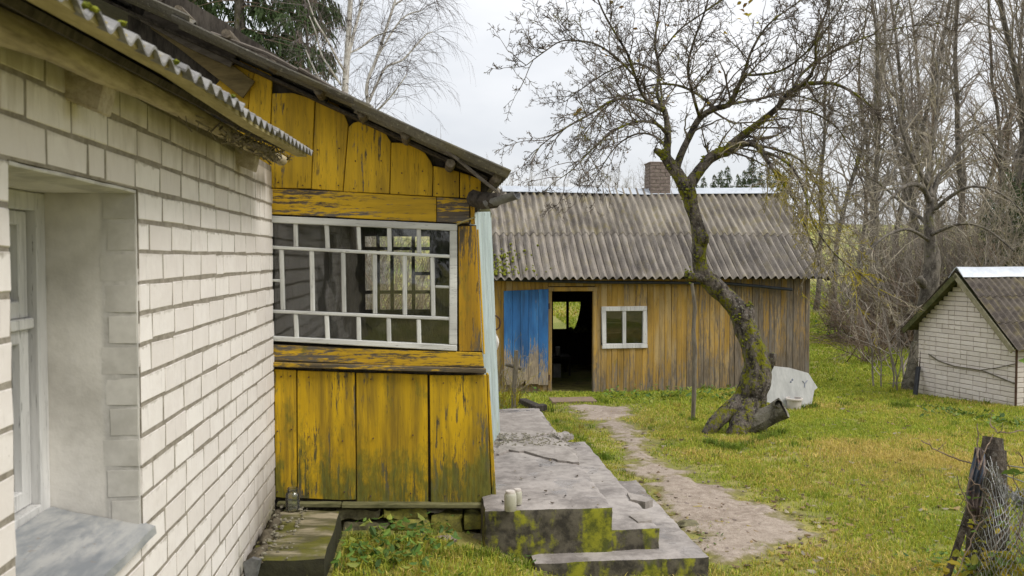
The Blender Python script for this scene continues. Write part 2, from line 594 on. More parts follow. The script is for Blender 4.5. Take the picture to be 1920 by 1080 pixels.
def m_concrete(name, top, side_moss):
    g = G(name)
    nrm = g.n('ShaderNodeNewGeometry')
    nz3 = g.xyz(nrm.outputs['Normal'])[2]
    p = g.pos
    n1 = g.noise(p, 2.2, 6, .6); n2 = g.noise(p, 14, 5, .65); n3 = g.noise(p, 90, 3, .7)
    lo, hi = top
    c = g.mix(g.mr(g.addm(g.mul(n1, .6), g.mul(n2, .4)), .36, .64), lo, hi)
    c = g.mix(g.mr(n3, .58, .74, 0, .6), c, tuple(k * .35 for k in lo))
    wet = g.mr(g.noise(p, 2.9, 3, .5), .54, .60)
    c = g.mix(g.mul(wet, .30), c, tuple(k * .75 for k in lo))
    # algae on the upright faces, in runs
    sn = g.noise(g.scale(p, (1, 1, .22)), 4.6, 4, .6)
    sc2 = g.noise(p, 11, 5, .7)
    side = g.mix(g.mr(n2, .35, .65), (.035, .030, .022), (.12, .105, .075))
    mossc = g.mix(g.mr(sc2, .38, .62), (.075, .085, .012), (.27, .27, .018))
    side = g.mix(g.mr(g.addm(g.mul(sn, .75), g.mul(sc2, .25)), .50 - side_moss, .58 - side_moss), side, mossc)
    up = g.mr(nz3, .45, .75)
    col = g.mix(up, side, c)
    rough = g.mix(g.mul(wet, up), (.85,) * 3, (.12,) * 3)
    return g.surf(col, rough, g.bump(g.addm(g.mul(n2, .8), g.mul(n3, .3)), .55, .008), 0, .4)


M['concrete'] = m_concrete('porch_concrete', ((.19, .168, .154), (.41, .37, .34)), .02)
M['concrete_moss'] = None
g = G('mossy_bench_concrete')
p = g.pos; n1 = g.noise(p, 4, 5, .6); n2 = g.noise(p, 16, 5, .65); n3 = g.noise(g.scale(p, (.5, 2.2, 1)), 5, 4, .6)
c = g.mix(g.mr(n3, .4, .64), (.085, .078, .035), (.32, .275, .185))
c = g.mix(g.mr(n1, .46, .60, 0, .85), c, g.mix(n2, (.05, .06, .006), (.15, .14, .012)))
up = g.mr(g.xyz(g.n('ShaderNodeNewGeometry').outputs['Normal'])[2], .4, .7)
c = g.mix(up, g.mix(n2, (.012, .011, .008), (.05, .048, .022)), c)
M['concrete_moss'] = g.surf(c, .85, g.bump(g.addm(n1, n2), .6, .01))
M['stone_moss'] = plain('mossy_foundation_stone', (.09, .085, .035), (.33, .31, .06), 16, .9, bump=.9, bd=.012)
M['stone_grey'] = plain('foundation_rubble', (.08, .07, .045), (.24, .22, .12), 14, .9, bump=.9, bd=.012)
M['screed'] = plain('cracked_screed', (.21, .185, .165), (.40, .36, .325), 9, .8, bump=.5)
M['soil'] = plain('dark_soil', (.05, .042, .028), (.15, .125, .085), 24, .95, bump=.8)
M['rubble'] = plain('crumbled_mortar', (.10, .088, .06), (.31, .285, .21), 40, .95)
M['metal_sill'] = None
g = G('galvanised_sill')
n1 = g.noise(g.scale(g.pos, (2.4, .55, 1)), 7, 6, .7, .3); n2 = g.noise(g.pos, 30, 4, .6)
c = g.mix(g.mr(n1, .36, .66), (.235, .25, .265), (.42, .415, .395))
c = g.mix(g.mr(n2, .64, .72, 0, .7), c, (.28, .24, .20))
M['metal_sill'] = g.surf(c, g.mr(n1, .4, .6, .45, .9), g.bump(n2, .2, .003), .15, .4)
M['ridge'] = plain('galvanised_ridge_cap', (.40, .43, .47), (.54, .57, .61), 6, .45, .25, bump=.1)
M['gutter'] = plain('old_zinc_gutter', (.10, .10, .10), (.26, .26, .26), 12, .55, .4)
M['black_pipe'] = plain('black_plastic_pipe', (.018, .020, .024), (.045, .05, .058), 10, .5, bump=.05)
M['rust'] = plain('rusty_iron', (.05, .028, .02), (.13, .075, .05), 40, .8, .2)
M['wire'] = plain('zinc_wire', (.20, .20, .195), (.36, .36, .35), 40, .5, .4, bump=.05)
M['white_sheet'] = plain('dirty_white_sheet', (.33, .33, .31), (.47, .465, .44), 6, .6, stretch=(2.5, 1, .4), bump=.1)
M['bucket'] = plain('white_plastic_bucket', (.48, .42, .37), (.60, .55, .50), 6, .5, bump=.05)
M['tape'] = plain('grey_mark', (.18, .20, .26), (.24, .26, .32), 10, .7)
M['white_cloth'] = plain('white_bag', (.6, .58, .54), (.75, .73, .69), 9, .8)
M['cable'] = plain('old_cable', (.09, .08, .055), (.17, .15, .11), 20, .8)
M['curtain'] = plain('dark_curtain', (.01, .009, .008), (.03, .026, .022), 9, .95)
M['pot'] = plain('dull_enamel', (.16, .15, .14), (.26, .25, .24), 10, .5)
M['interior'] = plain('dim_plaster', (.10, .09, .075), (.17, .155, .13), 5, .95)

# rag: blue-grey cloth with rusty pink print
g = G('faded_print_cloth')
n1 = g.noise(g.pos, 9, 4, .6); n2 = g.noise(g.scale(g.pos, (1, 1, .4)), 16, 3, .5)
c = g.mix(g.mr(n1, .42, .56), (.075, .10, .14), (.21, .16, .14))
c = g.mix(g.mr(n2, .60, .66, 0, .8), c, (.36, .16, .14))
M['rag'] = g.surf(c, .9, g.bump(n1, .3, .004))


def m_bark(name, lo, hi, moss=.3, mosscol=(.20, .20, .012), lichen=.3, sc_=14, bump=1.0, st=(1, 1, .45), fine=0):
    g = G(name)
    v = g.scale(g.pos, st)
    n1 = g.noise(v, sc_, 6, .7, .4); n2 = g.noise(g.pos, sc_ * .35, 4, .6); n3 = g.noise(g.pos, sc_ * 2.2, 4, .65)
    c = g.mix(g.mr(n1, .36, .64), lo, hi)
    c = g.mix(g.mul(g.mr(n3, .56, .64), lichen), c, (.34, .325, .29))
    if moss:
        k = g.mr(g.addm(g.mul(n2, .6), g.mul(n3, .4)), .60 - moss * .2, .68 - moss * .2)
        c = g.mix(k, c, g.mix(n1, tuple(q * .45 for q in mosscol), tuple(q * 1.35 for q in mosscol)))
    return g.surf(c, .92, g.bump(g.addm(n1, g.mul(n3, .5)), bump, .035) if bump else None, 0, .2)


M['bark_apple'] = m_bark('apple_bark', (.03, .025, .02), (.19, .16, .135), .48, lichen=.7, bump=1.6)
M['twig_apple'] = m_bark('apple_twigs', (.07, .056, .045), (.18, .148, .12), .22, (.19, .18, .03), .25, 7, 0)
M['twig_hang'] = m_bark('lichened_twigs', (.15, .125, .09), (.31, .27, .20), .62, (.33, .27, .02), .45, 5, 0)
M['bark_grey'] = m_bark('grey_bark', (.062, .054, .045), (.185, .163, .136), .22, (.11, .11, .035), .3, 8, .8)
M['twig_grey'] = m_bark('grey_twigs', (.165, .143, .12), (.34, .30, .255), .12, (.17, .15, .05), .2, 2, 0)
M['twig_pale'] = m_bark('pale_arching_twigs', (.22, .19, .145), (.42, .37, .29), .22, (.2, .19, .07), .3, 3, 0)
M['twig_brown'] = m_bark('brown_scrub', (.13, .092, .068), (.29, .22, .165), .12, (.16, .14, .05), .2, 2.5, 0)
M['twig_birch'] = m_bark('birch_twigs', (.10, .082, .078), (.19, .16, .155), 0, lichen=.15, sc_=3, bump=0)
g = G('birch_bark')
n1 = g.noise(g.scale(g.pos, (.5, .5, 2.2)), 5, 4, .7); n2 = g.noise(g.pos, 9, 4, .6)
c = g.mix(g.mr(n2, .35, .65), (.38, .345, .30), (.60, .575, .54))
c = g.mix(g.mr(n1, .58, .64), c, (.045, .04, .036))
M['bark_birch'] = g.surf(c, .85)
M['stump'] = m_bark('dead_log', (.08, .072, .055), (.24, .22, .17), .2, (.10, .10, .03), .3, 20, 1.0, st=(.4, .4, .4))
M['post_wood'] = m_bark('fence_post_wood', (.03, .024, .019), (.14, .115, .09), .12, (.12, .11, .05), .3, 18, 1.0, st=(1, 1, .25))


def m_attr(name, rough=.75, trans=.0):
    g = G(name)
    a = g.n('ShaderNodeAttribute'); a.attribute_name = 'col'
    b = g.n('ShaderNodeBsdfPrincipled')
    g.put(b.inputs['Base Color'], a.outputs['Color']); b.inputs['Roughness'].default_value = rough
    b.inputs['Specular IOR Level'].default_value = .25
    if trans:
        t = g.n('ShaderNodeBsdfTranslucent'); g.put(t.inputs[0], a.outputs['Color'])
        m = g.n('ShaderNodeMixShader'); m.inputs[0].default_value = trans
        g.t.links.new(b.outputs[0], m.inputs[1]); g.t.links.new(t.outputs[0], m.inputs[2]); g.t.links.new(m.outputs[0], g.o.inputs[0])
    else:
        g.t.links.new(b.outputs[0], g.o.inputs[0])
    return g.m


M['grass'] = m_attr('grass_blades', .7, .3)
M['leaf'] = m_attr('leaf', .6, .25)
M['needle'] = m_attr('spruce_needles', .8, .1)

# turf soil and meadow
g = G('turf_ground')
p = g.pos; n1 = g.noise(p, .55, 6, .62); n2 = g.noise(p, 6, 5, .65); n3 = g.noise(p, 45, 3, .7)
c = g.mix(g.mr(n1, .38, .62), (.17, .185, .035), (.33, .28, .09))
c = g.mix(g.mr(n2, .48, .66, 0, .75), c, (.085, .072, .038))
c = g.mix(g.mr(n3, .5, .7, 0, .5), c, (.23, .22, .06))
far = g.mr(g.xyz(p)[1], 24, 34)
c = g.mix(far, c, g.mix(g.mr(g.noise(p, .16, 4, .6), .38, .62), (.19, .225, .035), (.38, .34, .11)))
M['turf'] = g.surf(c, .95, g.bump(g.addm(n2, g.mul(n3, .5)), .8, .03))
g = G('trodden_earth')
n1 = g.noise(p_ := g.pos, 1.6, 6, .62); n2 = g.noise(p_, 14, 6, .7); n3 = g.noise(p_, 75, 4, .75)
c = g.mix(g.mr(g.addm(g.mul(n1, .55), g.mul(n2, .45)), .36, .62), (.29, .23, .18), (.58, .485, .405))
c = g.mix(g.mr(n3, .54, .68, 0, .8), c, (.12, .092, .068))
c = g.mix(g.mul(g.mr(g.vor(p_, 34), 0, .16, 1, 0), .6), c, (.45, .40, .35))
e_ = g.n('ShaderNodeAttribute'); e_.attribute_name = 'edge'
c = g.mix(g.mr(n1, .40, .56, 0, .4), c, (.20, .155, .11))
c = g.mix(g.mr(g.addm(e_.outputs['Fac'], g.mul(g.addm(n2, -.5), 1.4)), .2, .8), g.mix(n2, (.14, .13, .04), (.28, .24, .09)), c)
M['dirt'] = g.surf(c, .9, g.bump(g.addm(n2, g.mul(n3, .6)), .9, .02), 0, .25)


def m_glass(name, dust=.06, tint=(.97, .985, .975), ior=1.5):
    g = G(name)
    tr = g.n('ShaderNodeBsdfTransparent'); tr.inputs[0].default_value = (*tint, 1)
    gl = g.n('ShaderNodeBsdfGlossy'); gl.inputs['Roughness'].default_value = .02
    n1 = g.noise(g.pos, 3.2, 2, .5)
    g.put(gl.inputs['Normal'], g.bump(n1, .12, .01))
    fr = g.n('ShaderNodeFresnel'); fr.inputs[0].default_value = ior
    k = g.mul(fr.outputs[0], 1.9)             # both faces of the pane
    m1 = g.n('ShaderNodeMixShader'); g.put(m1.inputs[0], k)
    g.t.links.new(tr.outputs[0], m1.inputs[1]); g.t.links.new(gl.outputs[0], m1.inputs[2])
    df = g.n('ShaderNodeBsdfDiffuse'); df.inputs[0].default_value = (.5, .49, .46, 1)
    d = g.mr(g.noise(g.pos, 9, 5, .7), .45, .75, dust * .4, dust * 2.4)
    m2 = g.n('ShaderNodeMixShader'); g.put(m2.inputs[0], d)
    g.t.links.new(m1.outputs[0], m2.inputs[1]); g.t.links.new(df.outputs[0], m2.inputs[2])
    g.t.links.new(m2.outputs[0], g.o.inputs[0])
    return g.m


M['glass'] = m_glass('dusty_window_glass', .022)
M['jar'] = m_glass('jar_glass', .07, (.94, .96, .93), 1.45)
M['jar_fog'] = m_glass('fogged_jar_glass', .42, (.90, .90, .84), 1.45)
# ------------------------------------------------------------------ ground, meadow
def build_ground():
    xs = sorted(set([-260, -160, -100, -60, -40, -28, -20, -14, -10, -7, -5] + [round(-4 + .16 * i, 3) for i in range(113)] +
                    [15, 17, 19, 22, 26, 31, 38, 48, 60, 80, 110, 160, 260]))
    ys = sorted(set([-60, -30, -15, -8, -4, -2] + [round(.0 + .16 * i, 3) for i in range(163)] +
                    [27, 28.5, 30, 32, 34, 37, 40, 44, 48, 53, 58, 64, 72, 82, 95, 110, 130, 160, 210, 300, 420]))
    mb = MB()
    for y in ys:
        for x in xs:
            mb.v.append((x, y, gz(x, y)))
    n = len(xs)
    for j in range(len(ys) - 1):
        for i in range(n - 1):
            a = j * n + i
            mb.f.append((a, a + 1, a + n + 1, a + n))
    mk('ground', mb, M['turf'], kind='structure', smooth='full')


build_ground()

# trodden path from the steps to the shed door (outline taken on the ground)
PATH_PX = [(1055, 762), (1195, 758), (1185, 782), (1190, 806), (1222, 836), (1238, 862), (1292, 880), (1345, 903), (1415, 930),
           (1470, 958), (1532, 992), (1520, 1020), (1450, 1046), (1400, 1062), (1340, 1062), (1250, 985), (1185, 905), (1172, 880), (1160, 850),
           (1138, 815), (1100, 790)]
PATH = [PG(*q) for q in PATH_PX]


def path_dist(x, y):
    """signed distance to the path outline, inside positive"""
    ins = False; best = 9e9; n = len(PATH)
    for i in range(n):
        ax, ay = PATH[i].x, PATH[i].y; bx, by = PATH[(i + 1) % n].x, PATH[(i + 1) % n].y
        if (ay > y) != (by > y) and x < (bx - ax) * (y - ay) / (by - ay) + ax: ins = not ins
        dx, dy = bx - ax, by - ay
        t = max(0, min(1, ((x - ax) * dx + (y - ay) * dy) / (dx * dx + dy * dy)))
        d = math.hypot(ax + t * dx - x, ay + t * dy - y)
        best = min(best, d)
    return best if ins else -best


def path_val(x, y):
    return path_dist(x, y) + .22 * noise.noise(Vector((x * 2.1, y * 2.1, 5))) + .17 * noise.noise(Vector((x * 7, y * 7, 2)))


PX0, PX1 = min(p.x for p in PATH) - .3, max(p.x for p in PATH) + .3
PY0, PY1 = min(p.y for p in PATH) - .3, max(p.y for p in PATH) + .3
PGRID = {}
PC = .05


def build_path():
    nx, ny = int((PX1 - PX0) / PC), int((PY1 - PY0) / PC)
    val = {}
    for j in range(ny + 1):
        for i in range(nx + 1):
            val[i, j] = path_val(PX0 + i * PC, PY0 + j * PC)
    PGRID.update(val)
    mb = MB(); idx = {}; edge = []

    def vv(i, j):
        if (i, j) not in idx:
            x, y = PX0 + i * PC, PY0 + j * PC
            q = Vector((x, y, 0))
            z = gz(x, y) + .016 + .006 * noise.noise(q * 3.3) + .006 * noise.noise(q * 11) + .005 * noise.noise(q * 27)
            z -= .030 * (1 - sst(-.03, .16, val[i, j]))
            edge.append(sst(-.05, .30, val[i, j]))
            idx[i, j] = len(mb.v); mb.v.append((x, y, z))
        return idx[i, j]
    for j in range(ny):
        for i in range(nx):
            if max(val[i, j], val[i + 1, j], val[i, j + 1], val[i + 1, j + 1]) > -.03:
                mb.f.append((vv(i, j), vv(i + 1, j), vv(i + 1, j + 1), vv(i, j + 1)))
    o = mk('dirt_path', mb, M['dirt'], kind='structure', smooth='full')
    a = o.data.attributes.new('edge', 'FLOAT', 'POINT'); a.data.foreach_set('value', edge)


build_path()


def on_path(x, y):
    i, j = int(round((x - PX0) / PC)), int(round((y - PY0) / PC))
    return PGRID.get((i, j), -9)


# ------------------------------------------------------------------ white brick house (left)
XW = -.947
house = thing('brick_house', 'long white silicate brick wall with recessed white window under corrugated eave', 'house', (-1.5, 3.0, 0.0))
OY0, OY1 = 2.05, 2.93
RZ0 = ZC + .2236
CH = .1023
OZ0, OZ1 = RZ0 - 11 * CH, RZ0


def build_brick_house():
    core = MB()
    def bx(x0, x1, y0, y1, z0, z1): core.box(((x0 + x1) / 2, (y0 + y1) / 2, (z0 + z1) / 2), (x1 - x0, y1 - y0, z1 - z0))
    xb, xf = -1.40, XW - .0013
    bx(xb, xf, -2.0, OY0, -.6, ZC + .56); bx(xb, xf, OY1, 5.375, -.6, ZC + .56)
    bx(xb, xf, OY0, OY1, -.6, OZ0); bx(xb, xf, OY0, OY1, OZ1, ZC + .56)
    mk('wall', core, M['mortar'], house)
    # reveal render: jamb, jamb near, lintel soffit
    for nm, a, b in (('plaster_reveal', (-1.40, OY1 - .012, OZ0), (XW - .005, OY1 - .001, OZ1)), ('plaster_reveal', (-1.40, OY0 + .001, OZ0), (XW - .005, OY0 + .012, OZ1)),
                     ('lintel_soffit', (-1.40, OY0 + .013, OZ1 - .014), (XW - .002, OY1 - .013, OZ1 - .001))):
        p = MB(); p.roughbox(a, b, .07, .003, 5, 1.0, .004)
        mk(nm, p, M['plaster'], house, smooth=True)
    for i in range(11):                        # grey brick heads showing along the arris of the reveal
        b_ = MB(); z0 = OZ0 + CH * i
        b_.roughbox((-1.045 - .012 * (i % 3), OY1 - .0155, z0 + .004), (XW - .006, OY1 + .02, z0 + CH - .006), .05, .0006, 9, i, .006)
        mk('reveal_brick', b_, M['reveal_brick'], house, smooth=True)
    # brick shapes, worn arrises, shared between bricks
    L, H, Dp = .248, CH - .0125, .09
    shapes = {}
    rg = random.Random(3)
    for kind, ln in (('s', L), ('h', L / 2 - .005), ('q', L * .25)):
        for k in range(6):
            b = MB()
            c = .0035
            hx, hy, hz = Dp / 2, ln / 2, H / 2
            fr = []
            for (sy, sz) in ((-1, -1), (1, -1), (1, 1), (-1, 1)):
                jy, jz = rg.uniform(-.0035, .0035), rg.uniform(-.003, .003)
                fr.append((sy, sz, jy, jz))
            v = []
            for x_, ins in ((-hx, 0), (hx - c, 0), (hx, c)):
                for sy, sz, jy, jz in fr:
                    v.append((x_ + (rg.uniform(-.001, .001) if ins else 0), sy * (hy - ins) + jy, sz * (hz - ins) + jz))
            b.v = v
            b.f = [(8, 9, 10, 11), (3, 2, 1, 0)]
            for r_ in (0, 4):
                for i in range(4):
                    j = (i + 1) % 4
                    b.f.append((r_ + i, r_ + j, r_ + 4 + j, r_ + 4 + i))
            me = b.mesh('brick'); me.materials.append(M['brick'])
            shapes[kind, k] = me
    rest = MB(); cnt = 0
    cells = []
    for i in range(-23, 3):
        zc = RZ0 + CH * i + CH / 2
        y = 5.375 + (.022 if i % 2 else 0.0)
        first = True
        while y > 1.0:
            kind = 's'
            if first and i % 2: kind = 'h'
            elif rg.random() < .09: kind = 'h'
            ln = {'s': L, 'h': L / 2 - .005}[kind]
            y0 = y - ln
            inop = OZ0 - .01 < zc < OZ1
            if inop and y > OY1 - .001 and y0 < OY1 + .01:
                rem = y - OY1                              # cut brick at the jamb
                if rem > .03: cells.append((i, zc, (y + OY1) / 2, rem, 'cut'))
                y = OY0; first = False; continue
            if inop and OY0 - .001 < y < OY1: y = OY0
            cells.append((i, zc, y - ln / 2, ln, kind))
            y -= ln + .0125; first = False
    scored = []
    for c in cells:
        q = proj((XW, c[2], c[1]))
        vis = q is not None and -60 < q[0] < 560 and -30 < q[1] < 1120
        scored.append((0 if not vis else 1.0 / q[2], c))
    scored.sort(key=lambda t: -t[0])
    for n_, (s_, (i, zc, yc, ln, kind)) in enumerate(scored):
        k = rg.randrange(6)
        x = XW - Dp / 2 + rg.uniform(-.0004, .0018)
        rot = Matrix.Rotation(rg.uniform(-.012, .012), 4, 'X') @ Matrix.Rotation(rg.uniform(-.003, .003), 4, 'Z')
        me = shapes['s' if kind == 'cut' and ln > .15 else ('h' if kind == 'cut' else kind), k]
        base = L if (kind == 's' or (kind == 'cut' and ln > .15)) else L / 2 - .005
        m = Matrix.Translation((x, yc, zc + rg.uniform(-.0015, .0015))) @ rot @ Matrix.Diagonal((1, ln / base, 1, 1))
        if s_ > 0 and cnt < 298:
            inst('brick', me, m, house); cnt += 1
        else:
            rest.add([m @ v.co for v in me.vertices], [tuple(p.vertices) for p in me.polygons])
    if rest.v: mk('brickwork', rest, M['brick'], house, kind='stuff')
    # window: casing, two sashes with panes, transom
    def barz(mb, x0, x1, y0, y1, z0, z1): mb.box(((x0 + x1) / 2, (y0 + y1) / 2, (z0 + z1) / 2), (x1 - x0, y1 - y0, z1 - z0))
    fx = -1.235
    win = MB()
    barz(win, fx - .08, fx, OY1 - .075, OY1 - .013, OZ0 + .05, OZ1 - .016); barz(win, fx - .08, fx, OY0 + .013, OY0 + .075, OZ0 + .05, OZ1 - .016)
    barz(win, fx - .08, fx - .001, OY0 + .076, OY1 - .076, OZ1 - .075, OZ1 - .017); barz(win, fx - .08, fx - .001, OY0 + .076, OY1 - .076, OZ0 + .05, OZ0 + .11)
    fr = mk('window', win, M['white_frame'], house, bevel=.004)
    zt = PX(45, 607, fx - .03).z
    sx = fx - .03
    for (z0, z1) in ((OZ0 + .112, zt - .018), (zt + .018, OZ1 - .077)):
        s = MB(); a, b = OY0 + .078, OY1 - .078
        barz(s, sx - .045, sx, b - .055, b, z0, z1); barz(s, sx - .045, sx, a, a + .055, z0, z1)
        barz(s, sx - .045, sx - .001, a + .056, b - .056, z0, z0 + .055); barz(s, sx - .045, sx - .001, a + .056, b - .056, z1 - .045, z1)
        mk('sash', s, M['white_frame'], fr, bevel=.004)
        g_ = MB(); barz(g_, sx - .03, sx - .026, a + .05, b - .05, z0 + .05, z1 - .04); mk('pane', g_, M['glass'], fr)
    t = MB(); barz(t, fx - .08, fx - .012, OY0 + .077, OY1 - .077, zt - .017, zt + .017); mk('transom', t, M['white_frame'], fr, bevel=.004)
    # dim room behind
    rm = MB(); barz(rm, -3.2, -3.15, .5, 4.8, -.2, 2.3); barz(rm, -3.2, -1.41, .5, .55, -.2, 2.3); barz(rm, -3.2, -1.41, 4.8, 4.85, -.2, 2.3)
    barz(rm, -3.2, -1.41, .5, 4.8, 2.3, 2.35); barz(rm, -3.2, -1.41, .5, 4.8, -.25, -.2)
    mk('room', rm, M['interior'], house)
    # sloping galvanised sill with a turned-down lip
    s = MB()
    n = 12; prof = [(-1.232, OZ0 + .085), (-1.16, OZ0 + .062), (-1.05, OZ0 + .038), (-.945, OZ0 + .012), (-.912, OZ0 + .002), (-.908, OZ0 - .024), (-.912, OZ0 - .024),
                    (-.916, OZ0 - .004), (-.95, OZ0 + .006), (-1.232, OZ0 + .078)]
    for j in range(n + 1):
        y = OY0 - .03 + (OY1 + .012 - OY0 + .03) * j / n
        for x, z in prof:
            yy = y
            if j == n and x < XW - .002: yy = OY1 - .014
            if j == 0 and x < XW - .002: yy = OY0 + .014
            s.v.append((x, yy, z + .003 * noise.noise(Vector((x * 9, y * 9, 0)))))
    k = len(prof)
    for j in range(n):
        for i in range(k):
            s.f.append((j * k + i, j * k + (i + 1) % k, (j + 1) * k + (i + 1) % k, (j + 1) * k + i))
    s.f.append(tuple(range(k))); s.f.append(tuple(n * k + i for i in range(k)))
    mk('window_sill', s, M['metal_sill'], house, smooth=True)
    # eave: wall-plate log, rafter tails, battens, rough boarding
    lg = MB()
    pts = [PX(px, py, -.835) for px, py in ((-260, -70), (-60, 22), (0, 48), (90, 86), (180, 126), (260, 160), (330, 198), (400, 236), (460, 268), (530, 301))]
    lg.tube(pts, [.038, .036, .035, .034, .036, .034, .033, .031, .031, .029], 10, True, .10, rg)
    mk('eave_log', lg, M['log_pale'], house, smooth=True)
    b = MB()
    pts = [PX(px, py, -.665) for px, py in ((20, -42), (191, 57), (320, 133), (464, 233), (566, 291))]
    for a_, b_ in zip(pts[:-1], pts[1:]): b.beam(a_, b_, .05, .018)
    mk('eave_batten', b, M['batten'], house)
    for (px, py, wd) in ((197, 186, .085), (478, 306, .085)):
        c = PX(px, py, -.86); t = MB()
        sl = Vector((1, 0, -.42)).normalized()
        a0 = c - sl * .42
        hexs = []
        for k_, (p_, zz) in enumerate(((a0, 0), (c, 0))):
            for dy in (-wd / 2, wd / 2):
                for dz in (-.045, .045):
                    hexs.append(p_ + Vector((.02 if (k_ and dz > 0) else 0, dy, dz)))
        t.hexa(hexs)
        mk('rafter_tail', t, M['log_end'], house, bevel=.006)
    # roof sheets, corrugations ending along the eave
    e0, e1 = PX(178, 40, -.62), PX(583, 290, -.62)
    sl = (e1.z - e0.z) / (e1.y - e0.y)
    def ez(y): return e0.z + sl * (y - e0.y)
    up = math.tan(math.radians(24))
    y = .2; k = 0
    while y < e1.y - .02:
        y2 = min(y + .69, e1.y)
        s = MB(); pitch = .115; nseg = max(6, int((y2 + .03 - y) / pitch * 10)); dz = rg.uniform(-.004, .004) + .004 * (k % 2)
        xs_ = [(-.62 + rg.uniform(-.008, .008), 0), (-1.2, 0), (-2.2, 0), (-3.0, 0)]
        for th in (0, -.007):
            for x, _ in xs_:
                for q in range(nseg + 1):
                    yy = y + (y2 + .03 - y) * q / nseg
                    s.v.append((x, yy, ez(yy) + .012 + (-.62 - x) * up + .0145 * math.cos(2 * math.pi * yy / pitch) + dz + th))
        m_ = nseg + 1; o2 = 4 * m_
        for r_ in range(3):
            for q in range(nseg):
                a_ = r_ * m_ + q
                s.f.append((a_, a_ + 1, a_ + m_ + 1, a_ + m_)); s.f.append((o2 + a_, o2 + a_ + m_, o2 + a_ + m_ + 1, o2 + a_ + 1))
        for q in range(nseg): s.f.append((q, o2 + q, o2 + q + 1, q + 1))
        for r_ in range(3):
            for e in (0, nseg): s.f.append((r_ * m_ + e, (r_ + 1) * m_ + e, o2 + (r_ + 1) * m_ + e, o2 + r_ * m_ + e))
        mk('roof_sheet', s, M['roof_grey'], house, smooth=True)
        y = y2; k += 1
    # rough sheathing boards under the sheets
    for k, x in enumerate((-.80, -.94, -1.11, -1.30)):
        t = MB(); a_, b_ = .2, e1.y - .05 - .02 * k
        t.beam((x, a_, ez(a_) - .035 + (-.62 - x) * up), (x, b_, ez(b_) - .035 + (-.62 - x) * up), .12 if k == 0 else .16, .02, Vector((up, 0, 1)).normalized())
        mk('sheathing_board', t, M['wood_dark'], house)
    # ragged bark and straw along the log
    st = MB()
    for _ in range(230):
        u_ = rg.random(); yy = 2.9 + 1.85 * u_
        if rg.random() < .75: yy = 3.5 + 1.3 * rg.random()
        c = Vector((-.79 + rg.uniform(-.05, .06), yy, ez(yy) - .005 + rg.uniform(-.035, .02)))
        d = Vector((rg.gauss(.3, .5), rg.gauss(.5, .8), rg.gauss(-.25, .35))).normalized() * rg.uniform(.02, .085)
        st.tube([c - d * .5, c + d * .5 + Vector((0, 0, rg.uniform(-.01, .01)))], rg.uniform(.0015, .005), 3, False)
    mk('straw', st, M['log_grey'], house, kind='stuff')
    # moss cushions on the sheet edge
    ms = MB()
    for px, py in ((163, 6), (176, 14), (229, 40), (330, 112), (366, 140), (368, 136), (436, 176)):
        c = PX(px, py + 4, -.625); ms.blob(c + Vector((0, 0, .0)), (.010, rg.uniform(.008, .014), rg.uniform(.005, .008)), px, 2, .5, 3)
    mk('moss', ms, M['needle_moss'] if 'needle_moss' in M else M['moss'], house, kind='stuff')


g = G('moss_cushion')
n1 = g.noise(g.pos, 60, 4, .7)
M['moss'] = g.surf(g.mix(g.mr(n1, .35, .65), (.07, .085, .006), (.23, .24, .02)), .95, g.bump(n1, .8, .01))
build_brick_house()

# ------------------------------------------------------------------ yellow wooden house with glazed porch
YV = 5.40
yh = thing('wooden_house', 'old house with peeling mustard yellow boards and many-paned white porch window', 'house', (-.4, 6.6, .28))


